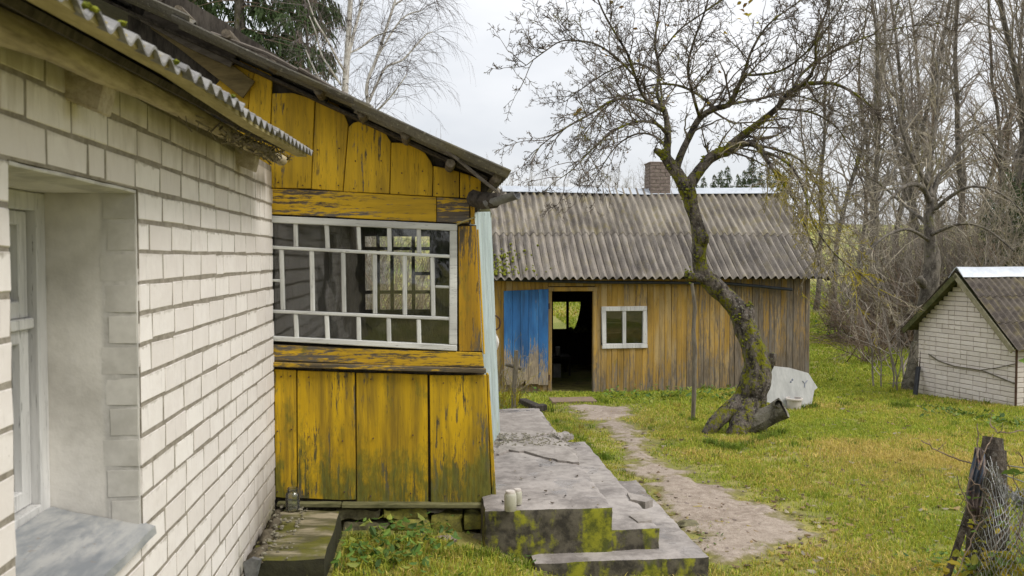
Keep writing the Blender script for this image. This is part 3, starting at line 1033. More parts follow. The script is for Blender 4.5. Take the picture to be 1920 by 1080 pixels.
def build_wooden_house():
    rg = random.Random(11)
    G_ = M['yel_gable']
    gable = [
        [(469, 165), (486, 112), (500, 108), (508, 128), (510, 155), (507, 225), (503, 352), (455, 352)],
        [(510.5, 175), (548, 174), (590, 186), (583, 353.5), (504, 352)],
        [(592, 187), (612, 186), (632, 193), (646, 215), (653, 233), (642.5, 358.5), (584, 354.5)],
        [(654, 238), (663, 230), (675, 227), (700, 229), (714, 236), (726, 255), (733, 266), (730, 363), (644, 359)],
        [(734, 267), (755, 268), (778, 274), (797, 287), (808, 303), (812, 315), (810, 367.5), (731.5, 363.5)],
        [(813, 311), (838, 316), (861, 322), (861, 370), (812, 368)],
        [(863, 323), (884, 330), (902, 337), (900, 373), (863, 370.5)],
    ]
    for k, q in enumerate(gable):
        board('gable_board', q, YV + rg.uniform(-.006, .004), .024, G_, yh)
    # far upper boards above the brick roof
    board('gable_board', [(396, 168), (440, 120), (468, 100), (486, 108), (470, 165), (460, 240), (455, 345), (396, 330)], YV + .012, .022, G_, yh)
    board('cover_board', [(281, 52), (330, 86), (455, 184), (478, 152), (468, 146), (300, 20)], YV - .03, .02, M['brown_board'], yh)
    board('cover_board', [(262, 38), (350, 88), (432, 126), (449, 92), (392, 62), (280, 4)], YV - .058, .02, M['wood_grey'], yh)
    board('cover_board', [(250, 30), (262, 38), (330, -20), (240, -20)], YV - .04, .02, M['wood_dark'], yh)
    # header
    board('header_board', [(503, 353.5), (600, 357), (700, 363), (818, 369.5), (818, 416), (700, 411), (600, 405), (500, 401)], YV - .004, .026, M['yel_header'], yh)
    board('header_board', [(819, 369.5), (880, 374), (880, 419), (819, 416)], YV - .001, .024, M['yel_header'], yh)
    board('trim_strip', [(882, 374), (889, 374.5), (891, 421), (883, 420)], YV - .004, .026, M['yel_post'], yh)
    # corner post and skirting
    board('corner_post', [(860, 424), (892.5, 424), (898, 540), (905, 659), (860.5, 659)], YV - .003, .05, M['yel_post'], yh)
    board('corner_strip', [(894, 430), (897.5, 430), (909.5, 664), (906, 664)], YV + .012, .02, M['yel_gable'], yh)
    board('sill_board', [(510, 646), (640, 653), (760, 657), (904, 661), (908, 689), (760, 686), (640, 681), (512, 676)], YV - .006, .03, M['yel_sill'], yh)
    # projecting drip ledge
    mb = MB(); a, b = PY(512, 683, YV - .02), PY(911, 695, YV - .02)
    mb.beam(a, b, .05, .03)
    mk('drip_ledge', mb, M['yel_sill'], yh, bevel=.004)
    sk = [
        [(514, 692), (555, 694.5), (556, 937), (516, 932)],
        [(557.5, 695), (611, 696.5), (665, 699), (667, 937), (640, 938), (558, 934)],
        [(668, 699.5), (735, 700), (801.5, 703), (803, 942), (669, 941)],
        [(805.5, 703.5), (870, 704), (912, 703), (921, 942), (808, 944)],
    ]
    for q in sk:
        board('skirt_board', q, YV + rg.uniform(-.008, .008), .024, M['yel_skirt'], yh)
    board('corner_board', [(913, 703), (917, 702), (931, 938), (923, 941)], YV + .004, .10, M['yel_skirt'], yh)
    mb = MB(); mb.beam(PY(520, 945, YV - .01), PY(640, 946, YV - .015), .05, .028); mb.beam(PY(641, 946.5, YV - .02), PY(928, 947, YV - .02), .06, .028)
    mk('bottom_rail', mb, M['mossy_rail'], yh, bevel=.004)
    # rusted nail heads
    nl = MB()
    for q in gable[1:] + sk:
        xs_ = [p[0] for p in q]; ys_ = [p[1] for p in q]; a, b = min(xs_), max(xs_); lo, hi = max(ys_), min(ys_)
        for fx in (.22, .78):
            for py in ((lo - 9, lo - (lo - hi) * .45) if q in gable else (lo - 14, hi + 13, (lo + hi) / 2 + rg.uniform(-9, 9))):
                c = PY(a + (b - a) * fx + rg.uniform(-4, 4), py + rg.uniform(-3, 3), YV - .008); nl.tube([c + Vector((0, .012, 0)), c + Vector((0, -.0035, 0))], .0045, 6)
    mk('nails', nl, M['rust'], yh, kind='stuff')
    # backing behind the boards (dark wood)
    for q in ([(240, -30), (300, -30), (420, 40), (560, 130), (700, 210), (830, 285), (925, 340), (905, 372), (880, 421), (500, 404), (430, 345), (240, 240)],
              [(500, 644), (905, 662), (925, 942), (510, 942)], [(861, 422), (893, 422), (905, 662), (861, 662)]):
        board('backing_boards', q, YV + .035, .02, M['wood_dark'], yh, bevel=0)
    # ---- the glazed front
    fm = MB()
    def strip(mb, q, y0, y1):
        fr = [PY(px, py, y0) for px, py in q]
        mb.prism(fr, [p + Vector((0, y1 - y0, 0)) for p in fr])
    TL, TR, BL_, BR_ = (500, 404), (857.5, 420.5), (510, 639.5), (857, 658.5)
    strip(fm, [TL, TR, (857, 433), (499, 417)], YV - .012, YV + .05)
    strip(fm, [(506, 630), (841, 646.5), (857, 647.5), BR_, BL_], YV - .012, YV + .05)
    strip(fm, [(843.5, 432.5), (857, 433), (857, 647), (842, 646)], YV - .011, YV + .05)
    wf = mk('window', fm, M['white_wood_h'], yh, bevel=.004)
    def hx(y, x0=0): return y
    # horizontal glazing bars
    def lerp(a, b, t): return a + (b - a) * t
    def yT(x): return lerp(417, 433, (x - 499) / 358)
    def yA(x): return lerp(463.5, 481, (x - 505) / 340)
    def yB(x): return lerp(584, 598, (x - 507) / 338)
    def yC(x): return lerp(632, 646.5, (x - 508) / 336)
    for fn in (yA, yB):
        b = MB(); strip(b, [(497, fn(497) - 3.2), (844, fn(844) - 3.2), (844, fn(844) + 3.0), (497, fn(497) + 3.0)], YV - .008, YV + .035)
        mk('glazing_bar', b, M['white_wood_h'], wf, bevel=.004)
    def vbar(xt, xb, f0, f1, wd=8.2):
        b = MB(); h = wd / 2
        strip(b, [(xt - h, f0(xt) + 3), (xt + h, f0(xt) + 3), (xb + h, f1(xb) - 3), (xb - h, f1(xb) - 3)], YV - .004, YV + .032)
        mk('glazing_bar', b, M['white_wood'], wf, bevel=.005)
    zero = lambda x: yT(x) - 4
    last = lambda x: yC(x) + 4
    r1 = [(553.5, 554.5), (612, 614), (671.5, 673), (729.5, 730.5), (785, 786)]
    r2 = [(527, 530), (584, 586), (643, 645), (702.5, 703), (759, 759), (810.5, 812.5)]
    r3 = [(554, 556), (612, 614), (672, 673), (728.5, 729.5), (785, 786)]
    for a, b in r1: vbar(a, b, zero, yA)
    for a, b in r2: vbar(a, b, yA, yB)
    for a, b in r3: vbar(a, b, yB, last)
    for x0, x1, y in ((500, 527, 526), (816, 844, 538)):
        b = MB(); strip(b, [(x0, y - 3), (x1, y - 2), (x1, y + 3), (x0, y + 2)], YV - .003, YV + .03); mk('glazing_bar', b, M['white_wood_h'], wf, bevel=.004)
    # panes, each a sheet of its own, set a hair differently
    def pane(x0, x1, f0, f1):
        q = [(x0, f0(x0)), (x1, f0(x1)), (x1, f1(x1)), (x0, f1(x0))]
        y = YV + .012 + rg.uniform(-.002, .002)
        fr = [PY(px, py, y + rg.uniform(-.0012, .0012)) for px, py in q]
        mb = MB(); mb.prism(fr, [p + Vector((0, .003, 0)) for p in fr]); mk('pane', mb, M['glass'], wf)
    for rows, f0, f1 in ((r1, zero, yA), (r3, yB, last)):
        xs = [499] + [a for a, b in rows] + [846]
        for a, b in zip(xs[:-1], xs[1:]): pane(a, b, f0, f1)
    xs = [499] + [a for a, b in r2] + [846]
    for i, (a, b) in enumerate(zip(xs[:-1], xs[1:])):
        if i in (0, 6):
            m_ = 526 if i == 0 else 538
            pane(a, b, yA, lambda x: m_); pane(a, b, lambda x: m_, yB)
        else: pane(a, b, yA, yB)
    # twig of yellow cord at the frame corner
    t = MB(); t.tube([PY(856, 421, YV - .02), PY(872, 414, YV - .03), PY(891, 407, YV - .02)], .006, 5); mk('tie_stick', t, M['batten'], yh)
    # ---- porch room: side wall with doorway, rear wall with windows, ceiling, floor
    zb, zt = .26, ZC + .36
    xr = .27
    for y0, y1 in ((5.46, 6.42), (7.36, 8.6)):
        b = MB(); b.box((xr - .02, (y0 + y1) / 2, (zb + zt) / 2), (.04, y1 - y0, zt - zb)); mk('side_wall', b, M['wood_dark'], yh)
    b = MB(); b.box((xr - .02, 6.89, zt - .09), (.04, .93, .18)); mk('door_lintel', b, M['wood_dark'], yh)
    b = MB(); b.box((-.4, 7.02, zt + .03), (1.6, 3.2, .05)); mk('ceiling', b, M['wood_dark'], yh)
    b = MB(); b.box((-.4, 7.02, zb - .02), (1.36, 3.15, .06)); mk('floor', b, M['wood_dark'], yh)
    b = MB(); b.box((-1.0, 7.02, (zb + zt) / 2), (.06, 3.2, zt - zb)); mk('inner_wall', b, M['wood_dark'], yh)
    YB = 8.6
    oa, ob = PY(684, 443, YB), PY(806, 580, YB)
    rw = MB()
    x0, x1 = -1.03, xr
    rw.box(((x0 + oa.x) / 2, YB + .02, (zb + zt) / 2), (oa.x - x0, .05, zt - zb)); rw.box(((x1 + ob.x) / 2, YB + .02, (zb + zt) / 2), (x1 - ob.x, .05, zt - zb))
    rw.box(((oa.x + ob.x) / 2, YB + .02, (zt + oa.z) / 2), (ob.x - oa.x, .05, zt - oa.z)); rw.box(((oa.x + ob.x) / 2, YB + .02, (zb + ob.z) / 2), (ob.x - oa.x, .05, ob.z - zb))
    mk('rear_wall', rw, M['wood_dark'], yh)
    rb = MB()
    for px in (709, 735, 775): 
        p = PY(px, 510, YB); rb.box((p.x, YB + .02, (oa.z + ob.z) / 2), (.034, .03, oa.z - ob.z))
    for px0, px1, py in ((684, 806, 548), (776, 806, 513), (684, 806, 466)):
        a, b_ = PY(px0, py, YB), PY(px1, py, YB); rb.box(((a.x + b_.x) / 2, YB + .021, a.z), (b_.x - a.x, .026, .034))
    mk('rear_window_bars', rb, M['wood_dark'], yh)
    # ---- pale blue door ajar on the side, iron pull
    d = MB()
    f = [PY(884, 398, 6.45), PY(917, 397, 7.3), PY(934, 809, 7.3), PY(905, 865, 6.45)]
    nrm = (f[1] - f[0]).cross(f[3] - f[0]).normalized()
    n_ = 5
    dm = MB()
    dm.beam(f[0].lerp(f[3], .2), f[1].lerp(f[2], .2), .02, .09)
    for p_ in range(len(dm.v)): dm.v[p_] = tuple(Vector(dm.v[p_]) + nrm * .03)
    door = mk('door', dm, M['paleblue'], yh)
    for k in range(n_):
        a, b = (k + .03) / n_, (k + .97) / n_
        q = [f[0].lerp(f[1], a), f[0].lerp(f[1], b), f[3].lerp(f[2], b), f[3].lerp(f[2], a)]
        o_ = nrm * rg.uniform(-.003, .003)
        mb = MB(); mb.prism([p + o_ - nrm * .016 for p in q], [p + o_ + nrm * .016 for p in q]); mk('door_plank', mb, M['paleblue'], door, bevel=.003)
    h = MB(); Yh = 7.28
    h.tube([PY(px, py, Yh) for px, py in ((921, 592), (930, 592), (936, 597), (938, 606), (936, 614), (931, 618), (922, 619))], .0075, 7)
    mk('handle', h, M['rust'], door, smooth=True)
    b = MB(); q = [PY(px, py, 7.25) for px, py in ((898, 393), (918, 391), (922, 401), (916, 424), (900, 424))]
    b.prism(q, [p + Vector((0, .1, 0)) for p in q]); mk('door_post_head', b, M['mossy_rail'], yh)
    # ---- roof: corrugated sheets in overlapping rows, pole purlins, rake poles, gutter
    Y0 = 5.06
    E, U = PY(957, 323, Y0), PY(602, 157, Y0)
    dn = (E - U).normalized(); nr = Vector((-dn.z, 0, dn.x)); 
    if nr.z < 0: nr = -nr
    rows = [(-.62, .86), (-1.62, -.56), (-2.75, -1.56), (-4.2, -2.68)]
    # distance along the slope measured from U
    lenUE = (E - U).length
    rows = [(lenUE - 1.0, lenUE), (lenUE - 2.12, lenUE - .90), (lenUE - 3.25, lenUE - 2.02), (lenUE - 4.4, lenUE - 3.15)]
    for ri, (s0, s1) in enumerate(rows):
        yy = Y0
        for cix in range(4):
            y2 = yy + 1.0 if cix else yy + .95
            s = MB(); pitch = .15; nq = int((y2 + .06 - yy) / pitch * 8)
            lift = .010 * ri + .006 * (cix % 2) + (.004 if ri else 0)
            ystart = yy - (.0 if ri % 2 else .02) if cix == 0 else yy
            for th in (0, -.008):
                for sd in (s0, (s0 + s1) / 2, s1):
                    for q in range(nq + 1):
                        y_ = ystart + (y2 + .06 - ystart) * q / nq
                        p = U + dn * sd + nr * (lift + .022 * math.cos(2 * math.pi * (y_ - Y0 + .03) / pitch) + th - .02 + (.012 if sd == s1 else 0))
                        s.v.append((p.x, y_, p.z))
            m_ = nq + 1; o2 = 3 * m_
            for r_ in range(2):
                for q in range(nq):
                    a_ = r_ * m_ + q
                    s.f.append((a_, a_ + 1, a_ + m_ + 1, a_ + m_)); s.f.append((o2 + a_, o2 + a_ + m_, o2 + a_ + m_ + 1, o2 + a_ + 1))
                for e in (0, nq): s.f.append((r_ * m_ + e, (r_ + 1) * m_ + e, o2 + (r_ + 1) * m_ + e, o2 + r_ * m_ + e))
            for q in range(nq):
                for r0 in (0, 2 * m_): s.f.append((r0 + q, r0 + q + 1, o2 + r0 + q + 1, o2 + r0 + q))
            mk('roof_sheet', s, M['roof_house'], yh, smooth=True)
            yy = y2
    for px, py in ((334, 18), (423, 62), (508, 120), (597, 169), (678, 212), (760, 253), (845, 306), (932, 334)):
        c = PY(px, py, 5.13); t = MB()
        t.tube([c, c + Vector((0, .05, 0)), c + Vector((0, 1.9, .01)), c + Vector((0, 3.7, -.01))], [.027, .030, .03, .028], 9, True, .12, rg)
        mk('purlin', t, M['log_pole'], yh, smooth=True)
    for q, r_, y in ((((560, 128), (690, 203), (788, 256)), .011, 5.16), (((395, 62), (500, 100), (640, 176), (700, 212)), .012, 5.18), (((770, 243), (850, 292), (905, 338), (934, 361)), .010, 5.12), (((640, 172), (760, 238), (825, 273), (860, 300)), .010, 5.10)):
        t = MB(); t.tube([PY(px, py, y) for px, py in q], r_, 6, True, .1, rg); mk('rake_pole', t, M['wood_grey'], yh, smooth=True)
    # boarding under the overhang, dark
    s = MB(); q = [U + dn * sd - nr * .062 for sd in (lenUE - 4.3, lenUE - .1)]
    s.hexa([Vector((p.x, y_, p.z)) + nr * k_ for p in q for y_ in (5.30, 8.75) for k_ in (-.008, .008)])
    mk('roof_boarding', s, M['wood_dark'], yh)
    t = MB(); t.tube([PY(886, 372, 5.36), PY(905, 378, 5.30), PY(925, 376, 5.24), PY(938, 368, 5.2)], [.05, .058, .05, .03], 9, True, .18, rg)
    mk('wall_plate_end', t, M['wood_dark'], yh, smooth=True)
    gt = MB(); A, B = PY(912, 378, 5.26), PY(969, 360, 5.14); n_ = 9; dd = (B - A).normalized(); sd_ = dd.cross(Vector((0, 0, 1))).normalized(); upv = sd_.cross(dd)
    for p in (A, A.lerp(B, .5), B):
        for r_ in (.045, .041):
            for i in range(n_):
                a_ = math.pi * (1 + i / (n_ - 1)); gt.v.append(tuple(p + sd_ * math.cos(a_) * r_ + upv * math.sin(a_) * r_))
    for k in range(2):
        for i in range(n_ - 1):
            o_ = k * 2 * n_ + i
            gt.f.append((o_, o_ + 1, o_ + 2 * n_ + 1, o_ + 2 * n_)); gt.f.append((o_ + n_, o_ + 3 * n_, o_ + 3 * n_ + 1, o_ + n_ + 1))
    for i in range(n_ - 1): gt.f.append((4 * n_ + i, 4 * n_ + i + 1, 5 * n_ + i + 1, 5 * n_ + i))
    mk('gutter', gt, M['gutter'], yh, smooth=True)
    # rubble foundation under the boards
    fd = MB(); a, b = PY(560, 953, YV + .1), PY(905, 990, YV + .1); fd.roughbox((a.x, YV + .1, -.15), (b.x, YV + .4, a.z + .005), .08, .02, 5, 4)
    mk('foundation', fd, M['stone_grey'], yh, smooth=True)
    for k, (x0, y0, x1, y1, mt) in enumerate(((628, 953, 716, 974, 'stone_grey'), (717, 952, 800, 972, 'stone_moss'), (735, 974, 806, 1000, 'stone_moss'), (640, 978, 732, 1004, 'stone_grey'),
                                              (811, 958, 866, 1000, 'stone_moss'), (869, 963, 904, 993, 'stone_moss'), (800, 952, 868, 958, 'rubble'), (870, 994, 902, 1010, 'stone_grey'))):
        a, b = PY(x0, y1, YV), PY(x1, y0, YV); s = MB()
        s.roughbox((a.x, YV - rg.uniform(.0, .03), a.z), (b.x, YV + .14, b.z), .03, .030 if k != 5 else .004, 11, k * 2.1, .014)
        mk('foundation_stone', s, M[mt], yh, smooth=True)


M['mossy_rail'] = plain('mossy_rail', (.06, .06, .02), (.22, .205, .10), 22, .85, stretch=(.2, 1, 1), bump=.5)
M['roof_house'] = m_asbestos('mossy_fibre_cement', (.085, .078, .068), (.22, .205, .175), 'y', .3)
M['log_pole'] = plain('pole_ends', (.055, .045, .035), (.20, .165, .12), 45, .9, bump=.5)
build_wooden_house()

# ------------------------------------------------------------------ concrete porch steps, bench, jars
steps = thing('porch_steps', 'wide cracked concrete porch slab with mossy front and two lower steps', 'steps', (1.0, 6.2, 0))
zs1, zs2, zs3 = ZC - 1.520, ZC - 1.665, ZC - 1.800


def build_steps():
    rg = random.Random(5)
    c = M['concrete']
    m = MB(); m.roughbox((.335, 5.08, -.45), (1.13, 8.55, zs1), .05, .006, 9, 1, .022); mk('slab', m, c, steps, smooth=True)
    m = MB(); m.roughbox((1.0, 5.10, -.45), (1.43, 7.6, zs2), .05, .006, 9, 2, .02); mk('step', m, c, steps, smooth=True)
    m = MB(); m.roughbox((.62, 4.94, -.45), (1.69, 6.75, zs3), .05, .006, 9, 3, .02); mk('step', m, c, steps, smooth=True)
    # flaked screed lying on the rear half of the slab
    frag = [[(925, 853), (948, 842), (985, 846), (1030, 858), (1048, 864), (1088, 866), (1086, 858), (1078, 842), (1052, 826), (1015, 818), (980, 826), (940, 828)],
            [(928, 842), (946, 836), (952, 842), (940, 850), (926, 851)], [(1036, 814), (1060, 808), (1074, 816), (1052, 823)],
            [(1010, 770), (930, 774), (925, 822), (980, 824), (1030, 812), (1036, 803), (1022, 788)]]
    for k, q in enumerate(frag):
        z = zs1 + (.016 if k < 3 else .012)
        top = [PZ(px, py, z) for px, py in q]
        dense = []
        for i, p in enumerate(top):
            nx_ = top[(i + 1) % len(top)]
            for t in (0, .33, .66):
                r_ = p.lerp(nx_, t); dense.append(r_ + Vector((rg.uniform(-.012, .012), rg.uniform(-.02, .02), rg.uniform(-.003, .003))))
        mb = MB(); mb.prism(dense, [p + Vector((0, 0, -.035)) for p in dense])
        mk('broken_screed', mb, M['screed'], steps)
    q = [(1180, 925), (1205, 930), (1222, 938), (1212, 942), (1190, 938)]
    for q in ([(1176, 923), (1204, 929), (1224, 937), (1210, 941), (1182, 936)], [(1200, 958), (1180, 966), (1196, 978), (1222, 975), (1214, 958)]):
        mb = MB(); top = [PZ(px, py, zs2 + .012) for px, py in q]; mb.prism(top, [p - Vector((0, 0, .05)) for p in top]); mk('broken_screed', mb, M['screed'], steps)
    # grit and dead leaves lying in the break
    d = MB()
    for _ in range(240):
        p = PZ(rg.uniform(928, 1075), rg.uniform(812, 836), zs1 + .02); d.blob(p, (rg.uniform(.004, .016), rg.uniform(.004, .016), .004), rg.random() * 9, 1, .4)
    mk('grit', d, M['rubble'], steps, kind='stuff')


build_steps()

bench = MB()
bench.roughbox((XW + .012, 4.44, -.1), (-.53, 5.33, ZC - 1.555), .06, .012, 5, 7, .02)
mk('concrete_block', bench, M['concrete_moss'], label='low mossy concrete block between the brick wall and the yellow boards', cat='block', smooth=True)
rb = MB(); rg = random.Random(8)
sm = MB(); sm.roughbox((XW + .008, 4.40, ZC - 1.60), (XW + .10, 5.36, ZC - 1.54), .03, .04, 13, 3, .05)
mk('soil_strip', sm, M['soil'], kind='stuff', label='dark crumbly soil along the foot of the brick wall', cat='soil', smooth='full')
for _ in range(95):
    t = rg.random() ** .8; x = XW + .02 + .20 * t; y = 4.42 + .93 * rg.random(); r = rg.uniform(.004, .019) * (1.1 - t * .6)
    rb.blob((x, y, ZC - 1.555 + r * .3 + .05 * (1 - t) * rg.random()), (r, r * rg.uniform(.7, 1.6), r * .6), rg.random() * 50, 1, .5)
mk('rubble', rb, M['rubble'], kind='stuff', label='crumbled mortar lying along the foot of the brick wall', cat='rubble')
mb = MB(); q = [PY(px, py, 4.35) for px, py in ((455, 1055), (470, 1046), (486, 1050), (478, 1084), (462, 1090))]
mb.prism(q, [p + Vector((.01, .02, .0)) for p in q])
mk('slate_shard', mb, M['gutter'], label='grey broken slate leaning on the brick wall by the mossy block', cat='slate')


def jar(px, py, z, r, h, mat, label, lid=None, group=None):
    c = PZ(px, py, z); mb = MB()
    prof = [(r * .9, 0), (r, .004), (r * 1.0, h * .68), (r * .93, h * .76), (r * .72, h * .83), (r * .72, h * .86), (r * .78, h * .87), (r * .78, h * .9), (r * .72, h * .91), (r * .72, h)]
    inn = [(q[0] - .0025, max(q[1], .004)) for q in prof[::-1]]
    o = len(mb.v); sides = 24; pr = prof + inn
    for rr, zz in pr:
        for k in range(sides):
            a = 2 * math.pi * k / sides; mb.v.append((c.x + rr * math.cos(a), c.y + rr * math.sin(a), c.z + zz + .002))
    for i in range(len(pr) - 1):
        for k in range(sides): mb.f.append((i * sides + k, i * sides + (k + 1) % sides, (i + 1) * sides + (k + 1) % sides, (i + 1) * sides + k))
    mb.f.append(tuple(range(sides)))
    mk('jar', mb, mat, label=label, cat='jar', group=group, smooth=True)


jar(549, 956, ZC - 1.545, .043, .135, M['jar'], 'clear glass jar standing on the mossy block by the yellow boards')


def frosted(px, py, r, h, label):
    c = PZ(px, py, zs1 + .006); t = thing('jar', label, 'jar', c, 'frosted glass jars on the porch slab')
    mb = MB(); mb.lathe(c, [(r * .93, 0), (r, .005), (r, h * .86), (r * .92, h * .95), (r * .86, h)], 24); mk('glass_body', mb, M['jar_frost'], t, smooth=True)
    mb = MB(); mb.lathe(c + Vector((0, 0, h)), [(r * .80, .0), (r * .82, .008), (r * .74, .014)], 24); mk('lid', mb, M['bucket'], t, smooth=True)


M['jar_frost'] = plain('frosted_jar', (.36, .34, .25), (.52, .50, .42), 6, .25, bump=.05, spec=.6)
frosted(957, 957, .037, .105, 'larger of two frosted jars with pale lid on the porch slab')
frosted(970.5, 945, .028, .080, 'smaller frosted jar standing behind the larger one on the porch slab')
# ------------------------------------------------------------------ yellow shed across the yard
YS = 15.0
zSb = PY(1300, 737, YS).z
shed = thing('wooden_shed', 'long low shed of faded yellow planks with open blue door and corrugated roof', 'shed', (4.0, 17.0, zSb - .03))


def wave_sheet(o, u, v, n, w_, l_, pitch, amp, th, nv=3, ph=0., sag=0.0, per=8):
    """corrugated sheet: o corner, u across, v down the slope, n outwards"""
    s = MB(); nu = max(4, int(round(w_ / pitch * per)))
    for side in (0, -th):
        for j in range(nv + 1):
            for i in range(nu + 1):
                a = w_ * i / nu
                p = o + u * a + v * (l_ * j / nv) + n * (amp * math.cos(2 * math.pi * (a + ph) / pitch) + side + sag * math.sin(math.pi * j / nv))
                s.v.append(tuple(p))
    m = nu + 1; o2 = (nv + 1) * m
    for j in range(nv):
        for i in range(nu):
            a = j * m + i
            s.f.append((a, a + 1, a + m + 1, a + m)); s.f.append((o2 + a, o2 + a + m, o2 + a + m + 1, o2 + a + 1))
        for e in (0, nu): s.f.append((j * m + e, (j + 1) * m + e, o2 + (j + 1) * m + e, o2 + j * m + e))
    for i in range(nu):
        for r in (0, nv * m): s.f.append((r + i, r + i + 1, o2 + r + i + 1, o2 + r + i))
    return s


def build_shed():
    rg = random.Random(21)
    xL, xR = PY(893, 600, YS).x, PY(1518, 600, YS).x
    zt = PY(1300, 517, YS).z
    zb = zSb
    dl, dr = PY(1033, 640, YS).x, PY(1113, 640, YS).x
    dtop = PY(1070, 546, YS).z
    wa, wb = PY(1131, 651, YS), PY(1211, 577.5, YS)
    # planks in three shared shapes, each set by hand-like jitter
    shapes = []
    for k in range(4):
        m = MB(); h = .5; v = []
        for y_, ins in ((1, 0), (-.55, 0), (-1, .06)):
            for sx, sz in ((-1, -1), (1, -1), (1, 1), (-1, 1)):
                v.append((sx * (.5 - ins) + (rg.uniform(-.02, .02)), y_, sz * .5 + (rg.uniform(-.004, .004))))
        m.v = v; m.f = [(3, 2, 1, 0), (8, 9, 10, 11)] + [(r + i, r + (i + 1) % 4, r + 4 + (i + 1) % 4, r + 4 + i) for r in (0, 4) for i in range(4)]
        me = m.mesh('wall_plank'); me.materials.append(M['yel_shed']); shapes.append(me)

    def plank(x0, x1, z0, z1):
        m = Matrix.Translation(((x0 + x1) / 2, YS + rg.uniform(-.006, .008), (z0 + z1) / 2)) @ Matrix.Rotation(rg.uniform(-.004, .004), 4, 'Y') @ Matrix.Diagonal((x1 - x0 - .002, .012, z1 - z0, 1))
        inst('wall_plank', shapes[rg.randrange(4)], m, shed)
    x = xL
    while x < xR - .01:
        wd = rg.uniform(.088, .125); x2 = min(x + wd, xR)
        if xR - x2 < .05: x2 = xR
        lo = zb + rg.uniform(-.012, .02)
        segs = [(lo, zt)]
        if x2 > dl + .02 and x < dr - .02: segs = [(dtop + .09, zt)]
        elif x2 > wa.x + .02 and x < wb.x - .02: segs = [(lo, wa.z + .03), (wb.z - .03, zt)]
        for a, b in segs: plank(x, x2, a, b)
        x = x2
    mb = MB()
    def bx(m, x0, x1, y0, y1, z0, z1): m.box(((x0 + x1) / 2, (y0 + y1) / 2, (z0 + z1) / 2), (abs(x1 - x0), abs(y1 - y0), abs(z1 - z0)))
    ye = 19.2
    # studs and lining behind the planks, dark; openings left free
    bx(mb, xL, dl - .05, YS + .02, YS + .07, zb, zt); bx(mb, dr + .05, wa.x + .04, YS + .02, YS + .07, zb, zt)
    bx(mb, wb.x - .04, xR, YS + .02, YS + .07, zb, zt); bx(mb, wa.x + .04, wb.x - .04, YS + .02, YS + .07, zb, wa.z + .04); bx(mb, wa.x + .04, wb.x - .04, YS + .02, YS + .07, wb.z - .04, zt)
    bx(mb, dl - .05, dr + .05, YS + .02, YS + .07, dtop + .05, zt)
    mk('wall_lining', mb, M['wood_black'], shed)
    b = MB(); bx(b, xL - .0, xL + .05, YS + .08, ye, zb, zt); bx(b, xR - .05, xR, YS + .02, ye, zb, zt); mk('end_wall', b, M['yel_shed'], shed)
    ra, rb = PY(1037, 617, ye), PY(1091, 566, ye)
    b = MB(); bx(b, xL, ra.x, ye, ye + .06, zb, zt); bx(b, rb.x, xR, ye, ye + .06, zb, zt); bx(b, ra.x, rb.x, ye, ye + .06, zb, ra.z); bx(b, ra.x, rb.x, ye, ye + .06, rb.z, zt)
    mk('rear_wall', b, M['wood_black'], shed)
    b = MB(); p = PY(1064.5, 590, ye); bx(b, p.x - .028, p.x + .028, ye + .005, ye + .05, ra.z, rb.z); mk('rear_window_bar', b, M['wood_black'], shed)
    b = MB(); bx(b, ra.x, rb.x, ye + .03, ye + .034, ra.z, rb.z); mk('rear_pane', b, M['glass'], shed)
    b = MB(); bx(b, xL, xR, YS + .08, ye, zb - .05, zb - .005); mk('floor', b, M['wood_black'], shed)
    b = MB(); bx(b, xL, xR, YS + .08, ye, zt, zt + .03); mk('ceiling', b, M['wood_black'], shed)
    # sill beam under the planks
    b = MB(); bx(b, dr + .12, xR - .02, YS - .03, YS + .04, zb - .075, zb - .008); bx(b, xL, dl - .12, YS - .03, YS + .04, zb - .075, zb - .008); mk('sill_beam', b, M['wood_grey'], shed, bevel=.006)
    # door frame
    fm = MB(); bx(fm, dl - .055, dl + .012, YS - .035, YS + .09, zb - .02, dtop + .0); bx(fm, dr - .012, dr + .06, YS - .035, YS + .09, zb - .02, dtop); bx(fm, dl - .055, dr + .06, YS - .034, YS + .09, dtop + .001, dtop + .075)
    mk('door_frame', fm, M['yel_shed'], shed, bevel=.006)
    # blue door folded back on the wall, five planks, strap hinges
    q = [(944.5, 545.5), (1028.5, 542), (1027.5, 722), (945, 722)]
    yd = YS - .075
    f = [PY(px, py, yd) for px, py in q]
    lg = MB(); lg.beam(f[0].lerp(f[3], .16) + Vector((0, .03, 0)), f[1].lerp(f[2], .16) + Vector((0, .03, 0)), .028, .10)
    door = mk('door', lg, M['blue_door'], shed)
    cuts = [0, .19, .37, .555, .78, 1.0]
    for k in range(5):
        a, b = cuts[k] + .002, cuts[k + 1] - .002
        lo = [0, .012, -.006, .018, .0][k]
        qq = [f[0].lerp(f[1], a), f[0].lerp(f[1], b), f[3].lerp(f[2], b) + Vector((0, 0, lo)), f[3].lerp(f[2], a) + Vector((0, 0, lo))]
        if k == 2: qq = qq[:2] + [qq[2], qq[2] + Vector((-.05, 0, 0)), qq[2] + Vector((-.055, 0, .10)), qq[3] + Vector((.05, 0, .04)), qq[3]]
        o_ = Vector((0, rg.uniform(-.003, .003), 0))
        mb = MB(); mb.prism([p + o_ + Vector((0, -.012, 0)) for p in qq], [p + o_ + Vector((0, .012, 0)) for p in qq]); mk('door_plank', mb, M['blue_door'], door, bevel=.003)
    for py in (574, 708):
        p = PY(1030, py, yd); b = MB(); b.tube([p + Vector((0, .0, -.05)), p + Vector((0, .0, .05))], .014, 8); mk('hinge', b, M['rust'], door)
